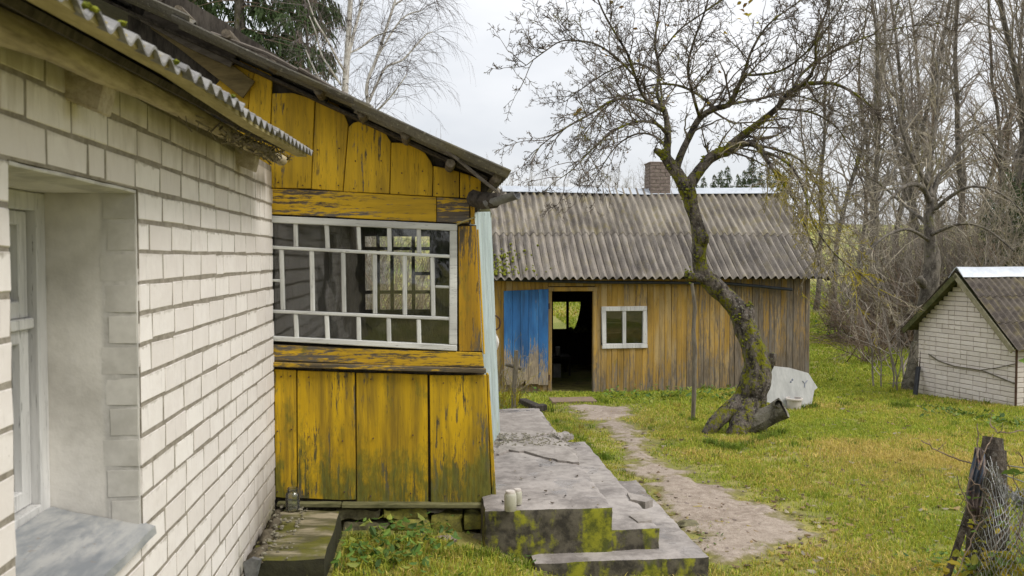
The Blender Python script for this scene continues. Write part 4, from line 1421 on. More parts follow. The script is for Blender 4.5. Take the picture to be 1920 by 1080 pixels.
    # casement in the front wall
    fr = MB(); y0, y1 = YS - .04, YS + .05
    def quad(m, q, y0, y1):
        a = [PY(px, py, y0) for px, py in q]; m.prism(a, [p + Vector((0, y1 - y0, 0)) for p in a])
    quad(fr, [(1128, 575), (1213.5, 574), (1213.5, 583), (1128, 583.5)], y0, y1); quad(fr, [(1130, 645), (1214, 644), (1214.5, 652.5), (1129, 654)], y0, y1)
    quad(fr, [(1128, 583.7), (1136.5, 583.7), (1137, 644.8), (1129.5, 644.8)], y0 + .002, y1); quad(fr, [(1206, 583.2), (1213.5, 583.2), (1214, 643.8), (1205.5, 643.8)], y0 + .002, y1)
    win = mk('window', fr, M['white_frame'], shed, bevel=.006)
    b = MB(); quad(b, [(1167.5, 583.5), (1174, 583.5), (1174, 644.5), (1168, 644.5)], y0 + .012, y1 - .01); mk('mullion', b, M['white_frame'], win, bevel=.004)
    for x0, x1 in ((1136, 1168), (1173.5, 1206)):
        b = MB(); quad(b, [(x0, 583), (x1, 583), (x1, 645), (x0, 645)], YS + .012, YS + .016); mk('pane', b, M['glass'], win)
    b = MB(); quad(b, [(1136, 604), (1168, 605), (1168, 606.4), (1136, 605.4)], YS + .02, YS + .03); quad(b, [(1136, 624), (1168, 623), (1168, 624.4), (1136, 625.4)], YS + .02, YS + .03); mk('curtain_cord', b, M['cable'], win)
    # roof: two courses of sheets each slope, ridge cap, boards
    A = PY(1552, 521, YS - .33); R = PY(1455, 359, YS - .33 + 2.35)
    xe = A.x + .12
    dz, dy = R.z - A.z, R.y - A.y
    sl = Vector((0, -dy, -dz)); Ls = sl.length; v = sl.normalized(); n = Vector((0, -v.z, v.y)); n = n if n.z > 0 else -n
    u = Vector((1, 0, 0)); pitch = .1405
    x0 = PY(880, 521, YS - .33).x
    nw = int(math.ceil((xe - x0) / pitch)); per = 7
    xs = xe - nw * pitch
    for row in (0, 1):
        # lower course first, upper overlaps it
        s0, s1 = (Ls * .475, Ls) if row == 0 else (-.02, Ls * .535)
        k = 0; i = 0
        while i < nw:
            c = min(per, nw - i)
            w_ = c * pitch + (.05 if i + c < nw else 0)
            o = Vector((xs + i * pitch, R.y, R.z)) + v * s0 + n * (.012 * row + .003 * (k % 2))
            s = wave_sheet(o, u, v, n, w_, s1 - s0 + rg.uniform(-.02, .025), pitch, .036, .007, 3, i * pitch + xs, -.006, 10)
            mk('roof_sheet', s, M['roof_shed' if row else 'roof_shed_low'], shed, smooth=True)
            i += c; k += 1
    vb = Vector((0, -v.y, v.z)); nb = Vector((0, -n.y, n.z))
    s = wave_sheet(Vector((xs, R.y + .02, R.z)), u, vb, nb, nw * pitch, Ls, pitch, .024, .007, 2, 0, 0, 6)
    mk('rear_roof', s, M['roof_shed_low'], shed, smooth=True)
    b = MB()
    for k in (0, 1):
        vv = v if k == 0 else vb; nn = n if k == 0 else nb
        q = []
        for xx in (xs + .05, xe - .10):
            for t in (.05, Ls - .04):
                for h in (-.05, -.035): q.append(Vector((xx, R.y, R.z)) + vv * t + nn * h)
        b.hexa(q)
    mk('roof_boarding', b, M['wood_dark'], shed)
    # ridge capping in three slightly sagging lengths
    for (p0, p1) in (((941, 352), (1034, 353.5)), ((1030, 353.5), (1219, 358)), ((1215, 357), (1457, 355.5))):
        a, b_ = PY(*p0, R.y), PY(*p1, R.y); m = MB(); n_ = 10
        prof = [(-.17, -.105), (-.168, -.095), (-.03, .012), (0, .026), (.03, .012), (.17, -.10), (.168, -.11), (0, .016)]
        for i in range(n_ + 1):
            c = a.lerp(b_, i / n_) + Vector((0, 0, -.028 + .006 * noise.noise(Vector((p0[0] + i, 0, 0)))))
            for dy_, dz_ in prof: m.v.append((c.x, c.y + dy_, c.z + dz_ + .045))
        k = len(prof)
        for i in range(n_):
            for j in range(k): m.f.append((i * k + j, i * k + (j + 1) % k, (i + 1) * k + (j + 1) % k, (i + 1) * k + j))
        m.f += [tuple(range(k)), tuple(n_ * k + j for j in range(k))]
        mk('ridge_cap', m, M['ridge'], shed, smooth=True)
    # fascia behind the eave line, barge board at the far end
    b = MB(); bx(b, xL - .02, xe - .22, YS - .05, YS - .025, zt - .01, zt + .09); mk('fascia', b, M['yel_shed'], shed)
    b = MB(); p0 = Vector((xe - .09, R.y, R.z)) - n * .07; b.beam(p0, p0 + v * (Ls - .03), .03, .10, u); mk('barge_board', b, M['wood_dark'], shed)
    for sx, xx in ((0, xR - .03), (1, xL + .02)):
        b = MB(); t0 = Vector((xx, YS + .06, zt)); b.prism([t0, Vector((xx, R.y, R.z - .09)), Vector((xx, ye, zt))], [p + Vector((.03, 0, 0)) for p in (t0, Vector((xx, R.y, R.z - .09)), Vector((xx, ye, zt)))])
        mk('gable_boarding', b, M['yel_shed'], shed)
    # black pipe slung under the eave
    t = MB(); t.tube([PY(px, py, YS - .16) for px, py in ((921, 523.5), (1000, 526), (1107, 529), (1200, 529.5), (1288, 530.5), (1356, 531), (1420, 536.5), (1485, 543))], .028, 10)
    mk('eave_pipe', t, M['black_pipe'], shed, smooth=True)
    for px in (1076, 1244, 1368):
        b = MB(); p = PY(px, 528, YS - .16); b.tube([p + Vector((0, .15, .12)), p + Vector((0, -.0, .11)), p + Vector((0, -.034, 0)), p + Vector((0, 0, -.034))], .004, 5); mk('pipe_hook', b, M['rust'], shed)
    # chimney of reddish-grey bricks standing through the ridge
    ch = MB(); a, b_ = PY(1219, 365, R.y - .16), PY(1258, 306, R.y - .16)
    cx0, cx1, cz0, cz1, cy0, cy1 = a.x, b_.x, a.z - .35, b_.z, R.y - .16, R.y + .30
    bx(ch, cx0 + .012, cx1 - .012, cy0 + .012, cy1 - .012, cz0, cz1 - .01)
    chim = mk('chimney', ch, M['mortar'], shed)
    zc = cz0; row = 0; wd = cx1 - cx0
    bm_ = MB(); bm_.roughbox((-.5, -.5, -.5), (.5, .5, .5), .5, .03, 2, 3, .03); bme = bm_.mesh('brick'); bme.materials.append(M['chimney'])
    while zc < cz1 - .02:
        h = .072
        ed = [0, .5, 1.0] if row % 2 else [0, .27, .73, 1.0]
        for e0, e1 in zip(ed[:-1], ed[1:]):
            for yy, dep in ((cy0, .06), (cy1, .06)):
                m = Matrix.Translation((cx0 + wd * (e0 + e1) / 2, yy + (dep / 2 if yy == cy0 else -dep / 2) + rg.uniform(-.006, .006), zc + h / 2)) @ Matrix.Rotation(rg.uniform(-.03, .03), 4, 'Z') @ Matrix.Diagonal((wd * (e1 - e0) - .010, dep, h - .009, 1))
                inst('brick', bme, m, chim)
        for xx in (cx0, cx1):
            m = Matrix.Translation((xx + (.03 if xx == cx0 else -.03), (cy0 + cy1) / 2, zc + h / 2)) @ Matrix.Diagonal((.058, cy1 - cy0 - .14, h - .009, 1)); inst('brick', bme, m, chim)
        zc += h; row += 1
    b = MB(); bx(b, cx0 - .015, cx1 - .05, cy0 - .01, cy1 + .01, cz1, cz1 + .03); mk('cap_stone', b, M['chimney'], chim, bevel=.01)
    # moss on the lower left sheets
    ms = MB()
    for _ in range(130):
        px = 918 + abs(rg.gauss(0, 38)); py = 517 - abs(rg.gauss(0, 22)) if rg.random() < .8 else 515 - rg.random() * 60
        if px > 1085 or py < 450: continue
        d = ray(px, py); t = (Vector((0, R.y, R.z)) - EYE).dot(n) / d.dot(n); p = EYE + d * t + n * .016
        r = rg.uniform(.012, .042); ms.blob(p, (r * .8, r * 1.1, r * .7), rg.random() * 40, 1, .5, 3)
    mk('moss', ms, M['moss'], shed, kind='stuff')
    # what shows inside the doorway
    t = thing('table', 'dark table seen through the open shed doorway', 'table', (PY(1052, 690, 17.6).x, 17.6, zb))
    tp = MB(); a = PY(1036, 668, 17.6); bx(tp, a.x - .3, a.x + .36, 17.3, 17.9, a.z - .02, a.z + .02); mk('tabletop', tp, M['wood_black'], t)
    for xx in (a.x - .26, a.x + .32):
        for yy in (17.34, 17.86): 
            l = MB(); bx(l, xx - .02, xx + .02, yy - .02, yy + .02, zb, a.z - .021); mk('leg', l, M['wood_black'], t)
    p = PY(1046, 654, 17.55); m = MB(); m.lathe((p.x, 17.55, a.z + .021), [(.05, 0), (.056, .05), (.05, .15), (.053, .18)], 14)
    mk('can', m, M['pot'], label='pale can on the table inside the shed doorway', cat='can', smooth=True)
    p = PY(1044, 690, 17.2); m = MB(); m.roughbox((p.x - .09, 17.15, zb), (p.x + .08, 17.3, p.z + .09), .1, .006, 4, 2, .01)
    mk('storage_box', m, M['pot'], label='pale box on the floor inside the shed doorway', cat='box')
    c = MB(); n_ = 9
    for i in range(n_ + 1):
        t_ = i / n_; px1 = 1090.5 - 12 * (t_ ** 2.2) * 1.0; 
        for px in (px1 - 2, 1112): 
            q = PY(px, 560 + 58 * t_, ye - .12); c.v.append((q.x, q.y + .02 * math.sin(i * 2 + px), q.z))
    for i in range(n_): c.f.append((2 * i, 2 * i + 1, 2 * i + 3, 2 * i + 2))
    mk('curtain', c, M['curtain'], label='dark curtain drawn aside at the rear window of the shed', cat='curtain')
    m = MB()
    for _ in range(60):
        q = PY(rg.uniform(1066, 1100), 617 + rg.uniform(-3, 5), ye - .35); m.blob(q, rg.uniform(.02, .05), rg.random() * 9, 1, .5)
    mk('pot_plant', m, M['mossy_wood'], label='dim leafy plant on the sill of the shed rear window', cat='plant')
    # stone sill and plank step before the door
    s = MB(); a, b_ = PZ(1034, 744, zb - .12), PZ(1126, 729, zb - .04); s.roughbox((a.x, 14.45, zb - .3), (b_.x + .05, 14.93, zb - .035), .08, .02, 5, 2, .03)
    mk('doorstep', s, M['concrete'], label='worn concrete doorstep under the open shed doorway', cat='step', smooth=True)
    s = MB(); a, b_ = PG(1036, 758), PG(1121, 757); s.roughbox((a.x, a.y - .02, a.z - .06), (b_.x, a.y + .42, a.z + .045), .12, .006, 3, 5, .01)
    mk('plank_step', s, M['plank_step'], label='damp brown board lying before the shed doorstep', cat='board')


build_shed()

# ------------------------------------------------------------------ little brick cellar house on the right
def build_small():
    rg = random.Random(31)
    BL_, BR_ = PD(1721, 748, 14.5), PD(1904, 789, 12.6)
    base_z = min(BL_.z, BR_.z) - .05
    W = (BR_ - BL_); W.z = 0; L = W.length; w_ = W.normalized()
    nrm = Vector((w_.y, -w_.x, 0))
    if nrm.dot(EYE - BL_) < 0: nrm = -nrm
    r = -nrm
    o = Vector((BL_.x, BL_.y, 0))
    t = thing('brick_outbuilding', 'small gabled white brick outbuilding with brown corrugated roof', 'outbuilding', (BL_ + W / 2 + r * 1.5).to_tuple()[:2] + (base_z,))
    zl, zr = PD(1722, 606, 14.5).z, PD(1903, 652, 12.6).z
    tp = .49; pk = PD(1801, 522, 13.55).z
    def at(s, h, d=0): return Vector((o.x + w_.x * s + r.x * d, o.y + w_.y * s + r.y * d, h))
    def roofz(s):
        return zl + (pk - zl) * s / (tp * L) if s < tp * L else pk + (zr - pk) * (s - tp * L) / (L - tp * L)
    D_ = 3.2
    m = MB(); fr = [at(0, base_z), at(L, base_z), at(L, zr), at(tp * L, pk), at(0, zl)]
    m.prism([p + r * .008 for p in fr], [p + r * D_ for p in fr]); mk('wall', m, M['mortar2'], t)
    Lb, H = .252, .0765
    vs = []
    for kind, ln in (('s', Lb), ('h', Lb / 2 - .004)):
        for k in range(4):
            b = MB(); c = .004
            v = []
            for y_, ins in ((.05, 0), (-.0, 0), (-.006, c)):
                for sx, sz in ((-1, -1), (1, -1), (1, 1), (-1, 1)):
                    v.append((sx * (ln / 2 - ins) + rg.uniform(-.003, .003), y_, sz * ((H - .010) / 2 - ins) + rg.uniform(-.002, .002)))
            b.v = v; b.f = [(3, 2, 1, 0), (8, 9, 10, 11)] + [(q + i, q + (i + 1) % 4, q + 4 + (i + 1) % 4, q + 4 + i) for q in (0, 4) for i in range(4)]
            me = b.mesh('brick'); me.materials.append(M['brick2']); vs.append((kind, me))
    Rm = Matrix(((w_.x, r.x, 0, 0), (w_.y, r.y, 0, 0), (0, 0, 1, 0), (0, 0, 0, 1)))
    z = base_z + .0; i = 0; n_ = 0
    rest = MB()
    while z < pk - .04:
        s = -.0 - (Lb / 2 if i % 2 else 0)
        while s < L:
            kind = 'h' if rg.random() < .35 else 's'
            ln = Lb if kind == 's' else Lb / 2 - .004
            a, b = max(s, 0), min(s + ln, L)
            # trim to the roof slope
            zt = z + H - .01
            while b - a > .03 and roofz(a) < zt - .05: a += .01
            while b - a > .03 and roofz(b) < zt - .05: b -= .01
            if b - a > .035:
                me = rg.choice([q for q in vs if q[0] == kind])[1]
                mm = Matrix.Translation(at((a + b) / 2, z + H / 2, -.001 + rg.uniform(-.002, .002))) @ Rm @ Matrix.Diagonal(((b - a) / ln, 1, 1, 1))
                if n_ < 298: inst('brick', me, mm, t); n_ += 1
                else: rest.add([mm @ q.co for q in me.vertices], [tuple(p.vertices) for p in me.polygons])
            s += ln + .009
        # long wall to the right
        s = 0.012
        while s < 3.05 and z < zr - .05:
            hd = (i % 2 == 0) and s < .05
            me = vs[rg.randrange(4) + (4 if hd else 0)][1]; lb_ = Lb / 2 - .004 if hd else Lb
            R2 = Matrix(((r.x, -w_.x, 0, 0), (r.y, -w_.y, 0, 0), (0, 0, 1, 0), (0, 0, 0, 1)))
            mm = Matrix.Translation(at(L - .001, z + H / 2, s + lb_ / 2)) @ R2
            rest.add([mm @ q.co for q in me.vertices], [tuple(p.vertices) for p in me.polygons]); s += lb_ + .009
        z += H; i += 1
    if rest.v: mk('brickwork', rest, M['brick2'], t, kind='stuff')
    # roof
    ov = .17
    pkp = at(tp * L, pk + .085, -ov)
    le = PD(1701, 618, 14.62); le = at((Vector((le.x, le.y, 0)) - o).dot(w_), le.z, -ov)
    re = PD(1912, 656, 12.42); re = at((Vector((re.x, re.y, 0)) - o).dot(w_), re.z, -ov)
    for (e, nm) in ((re, 1), (le, 0)):
        v = (e - pkp); Ls = v.length; v.normalize(); n = r.cross(v); n = n if n.z > 0 else -n
        rows = 3; 
        for row in range(rows):
            s0, s1 = Ls * (rows - 1 - row) / rows - (.05 if row < 2 else 0), Ls * (rows - row) / rows + .02
            k = 0; d = 0
            while d < D_ + .2:
                s = wave_sheet(pkp + r * d + v * max(0, s0) + n * (.010 * row + .02), r, v, n, .9, s1 - max(0, s0), .125, .02, .007, 2, d, 0, 8)
                mk('roof_sheet', s, M['roof_small'], t, smooth=True); d += .875
        b = MB(); 
        b.hexa([pkp + v * a - n * h + r * d for a in (0, Ls - .03) for d in (.03, D_ + .25) for h in (.03, .012)])
        mk('roof_boarding', b, M['mossy_wood'], t)
        b = MB(); b.beam(pkp - n * .035 + v * .0 - r * .012, pkp - n * .035 + v * (Ls + .0) - r * .012, .022, .085, r.cross(v)); mk('barge_board', b, M['barge'] if nm else M['mossy_wood'], t, bevel=.004)
    # ridge flashing, pale metal
    m = MB(); n_ = 8
    for i in range(n_ + 1):
        d = (D_ + .3) * i / n_
        for (ss, hh) in ((-.16, -.07), (-.03, .085), (0, .10), (.03, .085), (.15, -.055), (.145, -.065), (0, .09), (-.16, -.08)):
            m.v.append(tuple(pkp + r * d + w_ * ss + Vector((0, 0, hh + .01 * noise.noise(Vector((d * 3, ss * 4, 0)))))))
    k = 8
    for i in range(n_):
        for j in range(k): m.f.append((i * k + j, i * k + (j + 1) % k, (i + 1) * k + (j + 1) % k, (i + 1) * k + j))
    m.f += [tuple(range(k)), tuple(n_ * k + j for j in range(k))]
    mk('ridge_flashing', m, M['ridge'], t, smooth=True)
    # corner pipes
    m = MB(); p = at(L + .03, 0, -.035); m.tube([Vector((p.x, p.y, zr - .02)), Vector((p.x, p.y, base_z - .05))], .016, 8); mk('downpipe', m, M['rust'], t, smooth=True)
    m = MB(); m.tube([PD(1729, 607, 14.42), PD(1728, 640, 14.42), PD(1724, 690, 14.44)], .010, 7); mk('conduit', m, M['rust'], t, smooth=True)
    b = MB(); a_, b_ = PD(1722, 688, 14.40), PD(1713, 769, 14.15); b.beam(a_, b_, .075, .05, nrm)
    mk('black_gutter_length', b, M['black_pipe'], label='black gutter length leaning on the left corner of the brick outbuilding', cat='gutter', bevel=.008)
    # drooping cable across the gable
    m = MB(); sp = [(1741, 664), (1760, 677), (1790, 687), (1818, 691), (1842, 695)]
    def pg(px, py, off=.03):
        d = ray(px, py); t_ = (o + nrm * off - EYE).dot(nrm) / d.dot(nrm); return EYE + d * t_
    m.tube([pg(*q) for q in sp] + [pg(1872, 707), pg(1904, 720)], .011, 6, True, .1, rg); m.tube([pg(1838, 694), pg(1868, 690), pg(1905, 682)], .007, 6)
    mk('cable', m, M['cable'], t, smooth=True)


build_small()
# ------------------------------------------------------------------ loose things in the yard
def build_yard():
    rg = random.Random(41)
    # prop stake
    a, b = PG(1299, 788), PD(1297, 531, 11.0)
    base = PG(1299, 788)
    d0 = (base - EYE).dot(_f)
    pts = [PD(px, py, d0) for px, py in ((1297, 531), (1303, 575), (1300, 620), (1303, 660), (1302, 700), (1301, 745), (1299, 792))]
    m = MB(); m.tube(pts, [.022, .026, .027, .031, .030, .031, .028], 9, True, .08, rg)
    mk('prop_stake', m, M['log_grey'], label='thin knotty prop pole standing under the stub of the apple tree', cat='pole', smooth=True)
    # dirty white sheet leaning behind the tree
    g0 = PG(1470, 768); d = (g0 - EYE).dot(_f)
    q = [(1451, 687), (1480, 690), (1516, 700), (1533, 727), (1527, 732), (1522, 757), (1504, 764), (1470, 768), (1446, 756), (1432, 752), (1440, 715)]
    fr = [PD(px, py, d + .25 * (768 - py) / 80) for px, py in q]
    n_ = Vector((0, 1, .2)).normalized()
    sh = thing('white_sheet', 'dirty white sheet of board with clipped corners leaning behind the apple tree', 'sheet', g0)
    m = MB(); m.prism(fr, [p + n_ * .012 for p in fr]); mk('sheet', m, M['white_sheet'], sh)
    m = MB()
    def on(px, py): return PD(px, py, d + .25 * (768 - py) / 80 - .006)
    for px, py in ((1483, 716), (1486, 712)): m.blob(on(px, py), (.014, .006, .020), px, 1, .2)
    m.tube([on(1505, 714), on(1509, 719), on(1514, 713)], .006, 5); m.tube([on(1509, 719), on(1509, 726)], .006, 5)
    mk('stain_marks', m, M['tape'], sh)
    # bucket
    c = PG(1489, 768); s = (c - EYE).dot(_f) / F
    bk = thing('bucket', 'small white plastic bucket before the leaning white sheet', 'bucket', c)
    m = MB(); r0, r1, h = 12.0 * s, 14.0 * s, 22 * s
    m.lathe(c, [(r0, 0), (r1, h), (r1 - .006, h), (r0 - .006, .01)], 24); mk('body', m, M['bucket'], bk, smooth=True)
    m = MB(); m.lathe(c + Vector((0, 0, h - .03)), [(r1 + .0, 0), (r1 + .012, .004), (r1 + .012, .026), (r1 + .001, .032), (r1 - .004, .032), (r1 - .004, 0)], 24); mk('rim', m, M['bucket'], bk, smooth=True)
    # hollow log beside the trunk
    gl = PG(1408, 806); dd = (gl - EYE).dot(_f)
    dd -= .42
    ax = [PD(1398, 801, dd + .02), PD(1420, 790, dd - .02), PD(1445, 778, dd - .05), PD(1462, 769, dd - .08), PD(1470, 765, dd - .1)]
    rd = [.115, .12, .11, .12, .125]
    lg = thing('hollow_log', 'grey hollow log end lying against the foot of the apple tree', 'log', gl)
    m = MB(); m.tube(ax, rd, 16, False, .10, rg)
    inn = MB(); e = ax[-1]; dv = (ax[-1] - ax[-2]).normalized()
    n0 = len(m.v); 
    m.tube([ax[-1], ax[-1] - dv * .015], [.123, .098], 16, False)
    hl = MB(); hl.tube([ax[-1] - dv * .012, ax[-1] - dv * .16], [.099, .07], 16, True); hl.f.pop(-2)
    mk('hollow', hl, M['wood_black'], lg)  # depth shade of the hollow put into its near-black colour
    mk('bark', m, M['stump'], lg, smooth=True)
    cap = MB(); cap.tube([ax[0] - (ax[1] - ax[0]).normalized() * .01, ax[0] + (ax[1] - ax[0]).normalized() * .005], [.05, .114], 16, True); mk('butt', cap, M['stump'], lg)
    m = MB(); kn = PD(1455, 760, dd - .10); m.tube([kn, kn + Vector((-.01, -.10, .035))], [.06, .045], 12, False); mk('knot_hole', m, M['stump'], lg, smooth=True)
    # stakes and dead stems at the end of the porch
    g1 = PG(962, 772); d1 = (g1 - EYE).dot(_f)
    m = MB(); m.tube([PD(962, 775, d1), PD(964, 730, d1), PD(967, 690, d1), PD(968, 657, d1)], [.032, .034, .036, .032], 9, True, .05, rg)
    mk('stake', m, M['log_grey'], label='short grey garden stake standing at the far end of the porch slab', cat='stake', smooth=True)
    m = MB(); m.tube([PD(948, 683, d1 + .05), PD(962, 687, d1 + .06), PD(977, 691, d1 + .07)], [.027, .03, .026], 9); mk('rail_stub', m, M['log_grey'], label='short round rail stub fixed across the garden stake', cat='rail', smooth=True)
    m = MB()
    for _ in range(46):
        x0 = rg.uniform(938, 972); p = PD(x0, rg.uniform(755, 770), d1 + rg.uniform(-.1, .6)); p.z = gz(p.x, p.y)
        pts = [p]; dr = Vector((rg.gauss(0, .35), rg.gauss(0, .3), 1)).normalized(); L = rg.uniform(.3, 1.25)
        for i in range(6):
            dr = (dr + Vector((rg.gauss(0, .16), rg.gauss(0, .16), -.02 * i))).normalized(); pts.append(pts[-1] + dr * L / 6)
        m.tube(pts, [.006, .0055, .005, .0045, .004, .003, .002], 4, False)
        for k in range(3):
            q = pts[rg.randrange(2, 6)]; e = Vector((rg.gauss(0, 1), rg.gauss(0, 1), rg.gauss(.3, .6))).normalized() * rg.uniform(.08, .25); m.tube([q, q + e * .6, q + e + Vector((0, 0, -.03))], [.003, .0025, .0015], 3, False)
    mk('dead_stems', m, M['twig_hang'], label='tangle of dry stems around the garden stake beside the blue door', cat='dry plant')
    m = MB(); p = PD(930, 642, 8.4); 
    m.blob(p, (.03, .03, .075), 3, 2, .35, 2.5); mk('white_bag', m, M['white_cloth'], label='small white bag hanging behind the pale blue door edge', cat='bag', smooth=True)
    # dark beam offcuts
    for k, (q, lab) in enumerate(((((979, 756), (1004, 768)), 'dark rotten beam offcut nearest the end of the porch slab'), (((1000, 770), (1023, 768)), 'stubby dark beam offcut lying right of the longer rotten one'))):
        a, b = PG(q[0][0], q[0][1] + 4), PG(q[1][0], q[1][1] + 4)
        m = MB(); m.beam(a + Vector((0, 0, .05)), b + Vector((0, 0, .055)), .13, .12); mk('beam_offcut', m, M['wood_dark'], label=lab, cat='beam', bevel=.01)
    # mossy stump by the outbuilding, left
    g2 = PG(1706, 752); m = MB(); m.tube([PD(1704, 756, 15.2), PD(1706, 720, 15.25), PD(1711, 690, 15.3), PD(1716, 640, 15.35)], [.16, .135, .10, .06], 12, True, .12, rg)
    mk('tree_stump', m, M['stump'], label='dark mossy stump left of the brick outbuilding', cat='stump', smooth=True)


build_yard()

# ------------------------------------------------------------------ bramble-grown wire fence at the right edge
def build_fence():
    rg = random.Random(51)
    base = PD(1856, 1010, 4.55)
    fc = thing('wire_fence', 'slumped chain-link fence hanging from an old wooden post', 'fence', (base.x, base.y, gz(base.x, base.y)))
    m = MB(); zt = PD(1860, 818, 4.55); 
    pts = [PD(1848, 1120, 4.5), PD(1852, 1000, 4.52), PD(1857, 900, 4.55), PD(1861, 842, 4.56)]
    m.tube(pts, [.11, .098, .076, .066], 12, True, .07, rg); mk('post', m, M['post_wood'], fc, smooth=True)
    m = MB(); q = [PD(1852, 842, 4.52), PD(1853, 826, 4.53), PD(1847, 810, 4.55)]
    m.tube([PD(1860, 846, 4.57), PD(1862, 820, 4.58)], [.056, .050], 12, True, .05, rg); mk('post_top', m, M['post_wood'], fc, smooth=True)
    m = MB(); m.tube([PD(1770, 1100, 4.45), PD(1800, 1010, 4.47), PD(1826, 925, 4.5), PD(1846, 862, 4.5)], [.017, .018, .016, .012], 8, True, .1, rg); mk('brace', m, M['post_wood'], fc, smooth=True)
    # netting: interlocked zig-zag wires, folded at the post, slack towards the right
    mesh = MB()
    def surf(a, b):
        # a along the fence (0 at left fold), b down; slumped, so upper edge falls to the right
        px = 1800 + 165 * a + 6 * math.sin(b * 5 + a * 4)
        top = 885 + 65 * a - 40 * math.exp(-((a - .33) / .10) ** 2) + 150 * max(0, .25 - a) * 1.2
        py = top + (1170 - top) * b
        dep = 4.38 - .35 * a + .09 * math.sin(a * 9 + 1) + .05 * math.sin(b * 7 + a * 3) - (.0 if a > .25 else (.25 - a) * -.4)
        p = PD(px + 2.2 * noise.noise(Vector((a * 9, b * 9, 0))), py + 2.5 * noise.noise(Vector((a * 9, b * 9, 4))), dep)
        return p + Vector((0, 0, 0))
    NA, NB = 19, 15
    for fam in (1, -1):
        for k in range(-NB, NA + NB):
            pts = []
            for j in range(NB * 2 + 1):
                b = j / (NB * 2); a = (k + fam * j / 2) / NA
                if 0 <= a <= 1.3 and b <= 1:
                    o_ = .004 * (1 if (j % 2) else -1) * fam
                    pts.append(surf(a, b) + Vector((0, o_, 0)))
                elif pts: break
            if len(pts) > 2: mesh.tube(pts, .0017, 4, False)
    # crumpled surplus along the upper edge
    for k in range(26):
        a0 = rg.uniform(.28, .75); pts = []
        for j in range(9):
            p = surf(a0 + j * .02, rg.uniform(-.02, .09)) + Vector((rg.gauss(0, .012), rg.gauss(0, .018), rg.gauss(.0, .018))); pts.append(p)
        mesh.tube(pts, .0017, 4, False)
    mk('wire_netting', mesh, M['wire'], fc, kind='stuff')
    m = MB(); m.tube([PD(1870, 869, 4.6), PD(1895, 874, 4.5), PD(1925, 878, 4.4), PD(1990, 884, 4.2)], .0035, 5); m.tube([PD(1862, 880, 4.55), PD(1890, 893, 4.45), PD(1990, 930, 4.2)], .003, 5); mk('line_wire', m, M['wire'], fc)
    # rag
    rows = [((1829, 838), (1846, 846)), ((1825, 858), (1848, 868)), ((1819, 880), (1849, 886)), ((1816, 900), (1842, 905)), ((1812, 918), (1842, 926)), ((1811, 935), (1840, 943)), ((1818, 950), (1838, 950)), ((1824, 965), (1836, 972))]
    m = MB(); nc = 9
    for i, (l, r) in enumerate(rows):
        for j in range(nc + 1):
            t = j / nc; p = PD(l[0] + (r[0] - l[0]) * t, l[1] + (r[1] - l[1]) * t, 4.40 + .028 * math.sin(j * 2.3 + i * .5) + .01 * math.sin(i * 1.7))
            m.v.append(tuple(p))
    for i in range(len(rows) - 1):
        for j in range(nc): m.f.append((i * (nc + 1) + j, i * (nc + 1) + j + 1, (i + 1) * (nc + 1) + j + 1, (i + 1) * (nc + 1) + j))
    o = mk('rag', m, M['rag'], label='faded blue and rust rag hanging on the fence post', cat='rag', smooth='full')
    md = o.modifiers.new('thickness', 'SOLIDIFY'); md.thickness = .004
    # second hanging tail
    m = MB(); rows = [((1824, 940), (1836, 950)), ((1815, 955), (1834, 965)), ((1814, 975), (1833, 985)), ((1818, 995), (1829, 1000))]
    for i, (l, r) in enumerate(rows):
        for j in range(7):
            t = j / 6; m.v.append(tuple(PD(l[0] + (r[0] - l[0]) * t, l[1] + (r[1] - l[1]) * t, 4.42 + .02 * math.sin(j * 2.1 + i))))
    for i in range(len(rows) - 1):
        for j in range(6): m.f.append((i * 7 + j, i * 7 + j + 1, (i + 1) * 7 + j + 1, (i + 1) * 7 + j))
    # brambles
    br = thing('bramble', 'bramble stems with a few yellow leaves growing through the wire fence', 'bramble', (base.x + .2, base.y - .2, gz(base.x + .2, base.y - .2)))
    m = MB(); lf = []
    canes = [[(1727, 826), (1760, 845), (1800, 861), (1840, 873), (1872, 897), (1900, 922), (1935, 960)], [(1794, 893), (1806, 925), (1814, 950), (1830, 985)], [(1833, 794), (1834, 825), (1834, 860)],
             [(1862, 815), (1846, 845), (1836, 880)], [(1815, 895), (1840, 915), (1866, 940), (1890, 975), (1920, 1020)], [(1908, 846), (1920, 872), (1930, 900)], [(1886, 862), (1900, 890), (1912, 925), (1926, 935)],
             [(1870, 985), (1890, 1010), (1915, 1035), (1940, 1050)], [(1880, 930), (1905, 965), (1925, 990)], [(1900, 1060), (1910, 1000), (1922, 950)], [(1930, 806), (1890, 811), (1870, 809), (1855, 797)],
             [(1790, 1085), (1815, 1030), (1830, 990), (1862, 960)], [(1830, 1085), (1860, 1040), (1880, 1000), (1930, 975)], [(1885, 1085), (1900, 1030), (1918, 980)]]
    for k, c in enumerate(canes):
        d = 4.2 + .25 * rg.random(); pts = [PD(px, py, d + .06 * math.sin(i + k)) for i, (px, py) in enumerate(c)]
        fin = [pts[0]]
        for a_, b_ in zip(pts[:-1], pts[1:]):
            for t in (.25, .5, .75, 1): fin.append(a_.lerp(b_, t) + Vector((rg.gauss(0, .004), rg.gauss(0, .004), rg.gauss(0, .004))))
        r0 = .0065 if k in (0, 4) else .0045
        m.tube(fin, [r0 * (.45 + .55 * i / len(fin)) for i in range(len(fin))], 5)
        for q in fin[2::2]:
            e = Vector((rg.gauss(0, 1), rg.gauss(0, .6), rg.gauss(.2, .8))).normalized() * rg.uniform(.02, .07); m.tube([q, q + e], [.0022, .001], 3, False)
    mk('stem', m, M['twig_brown'], br)
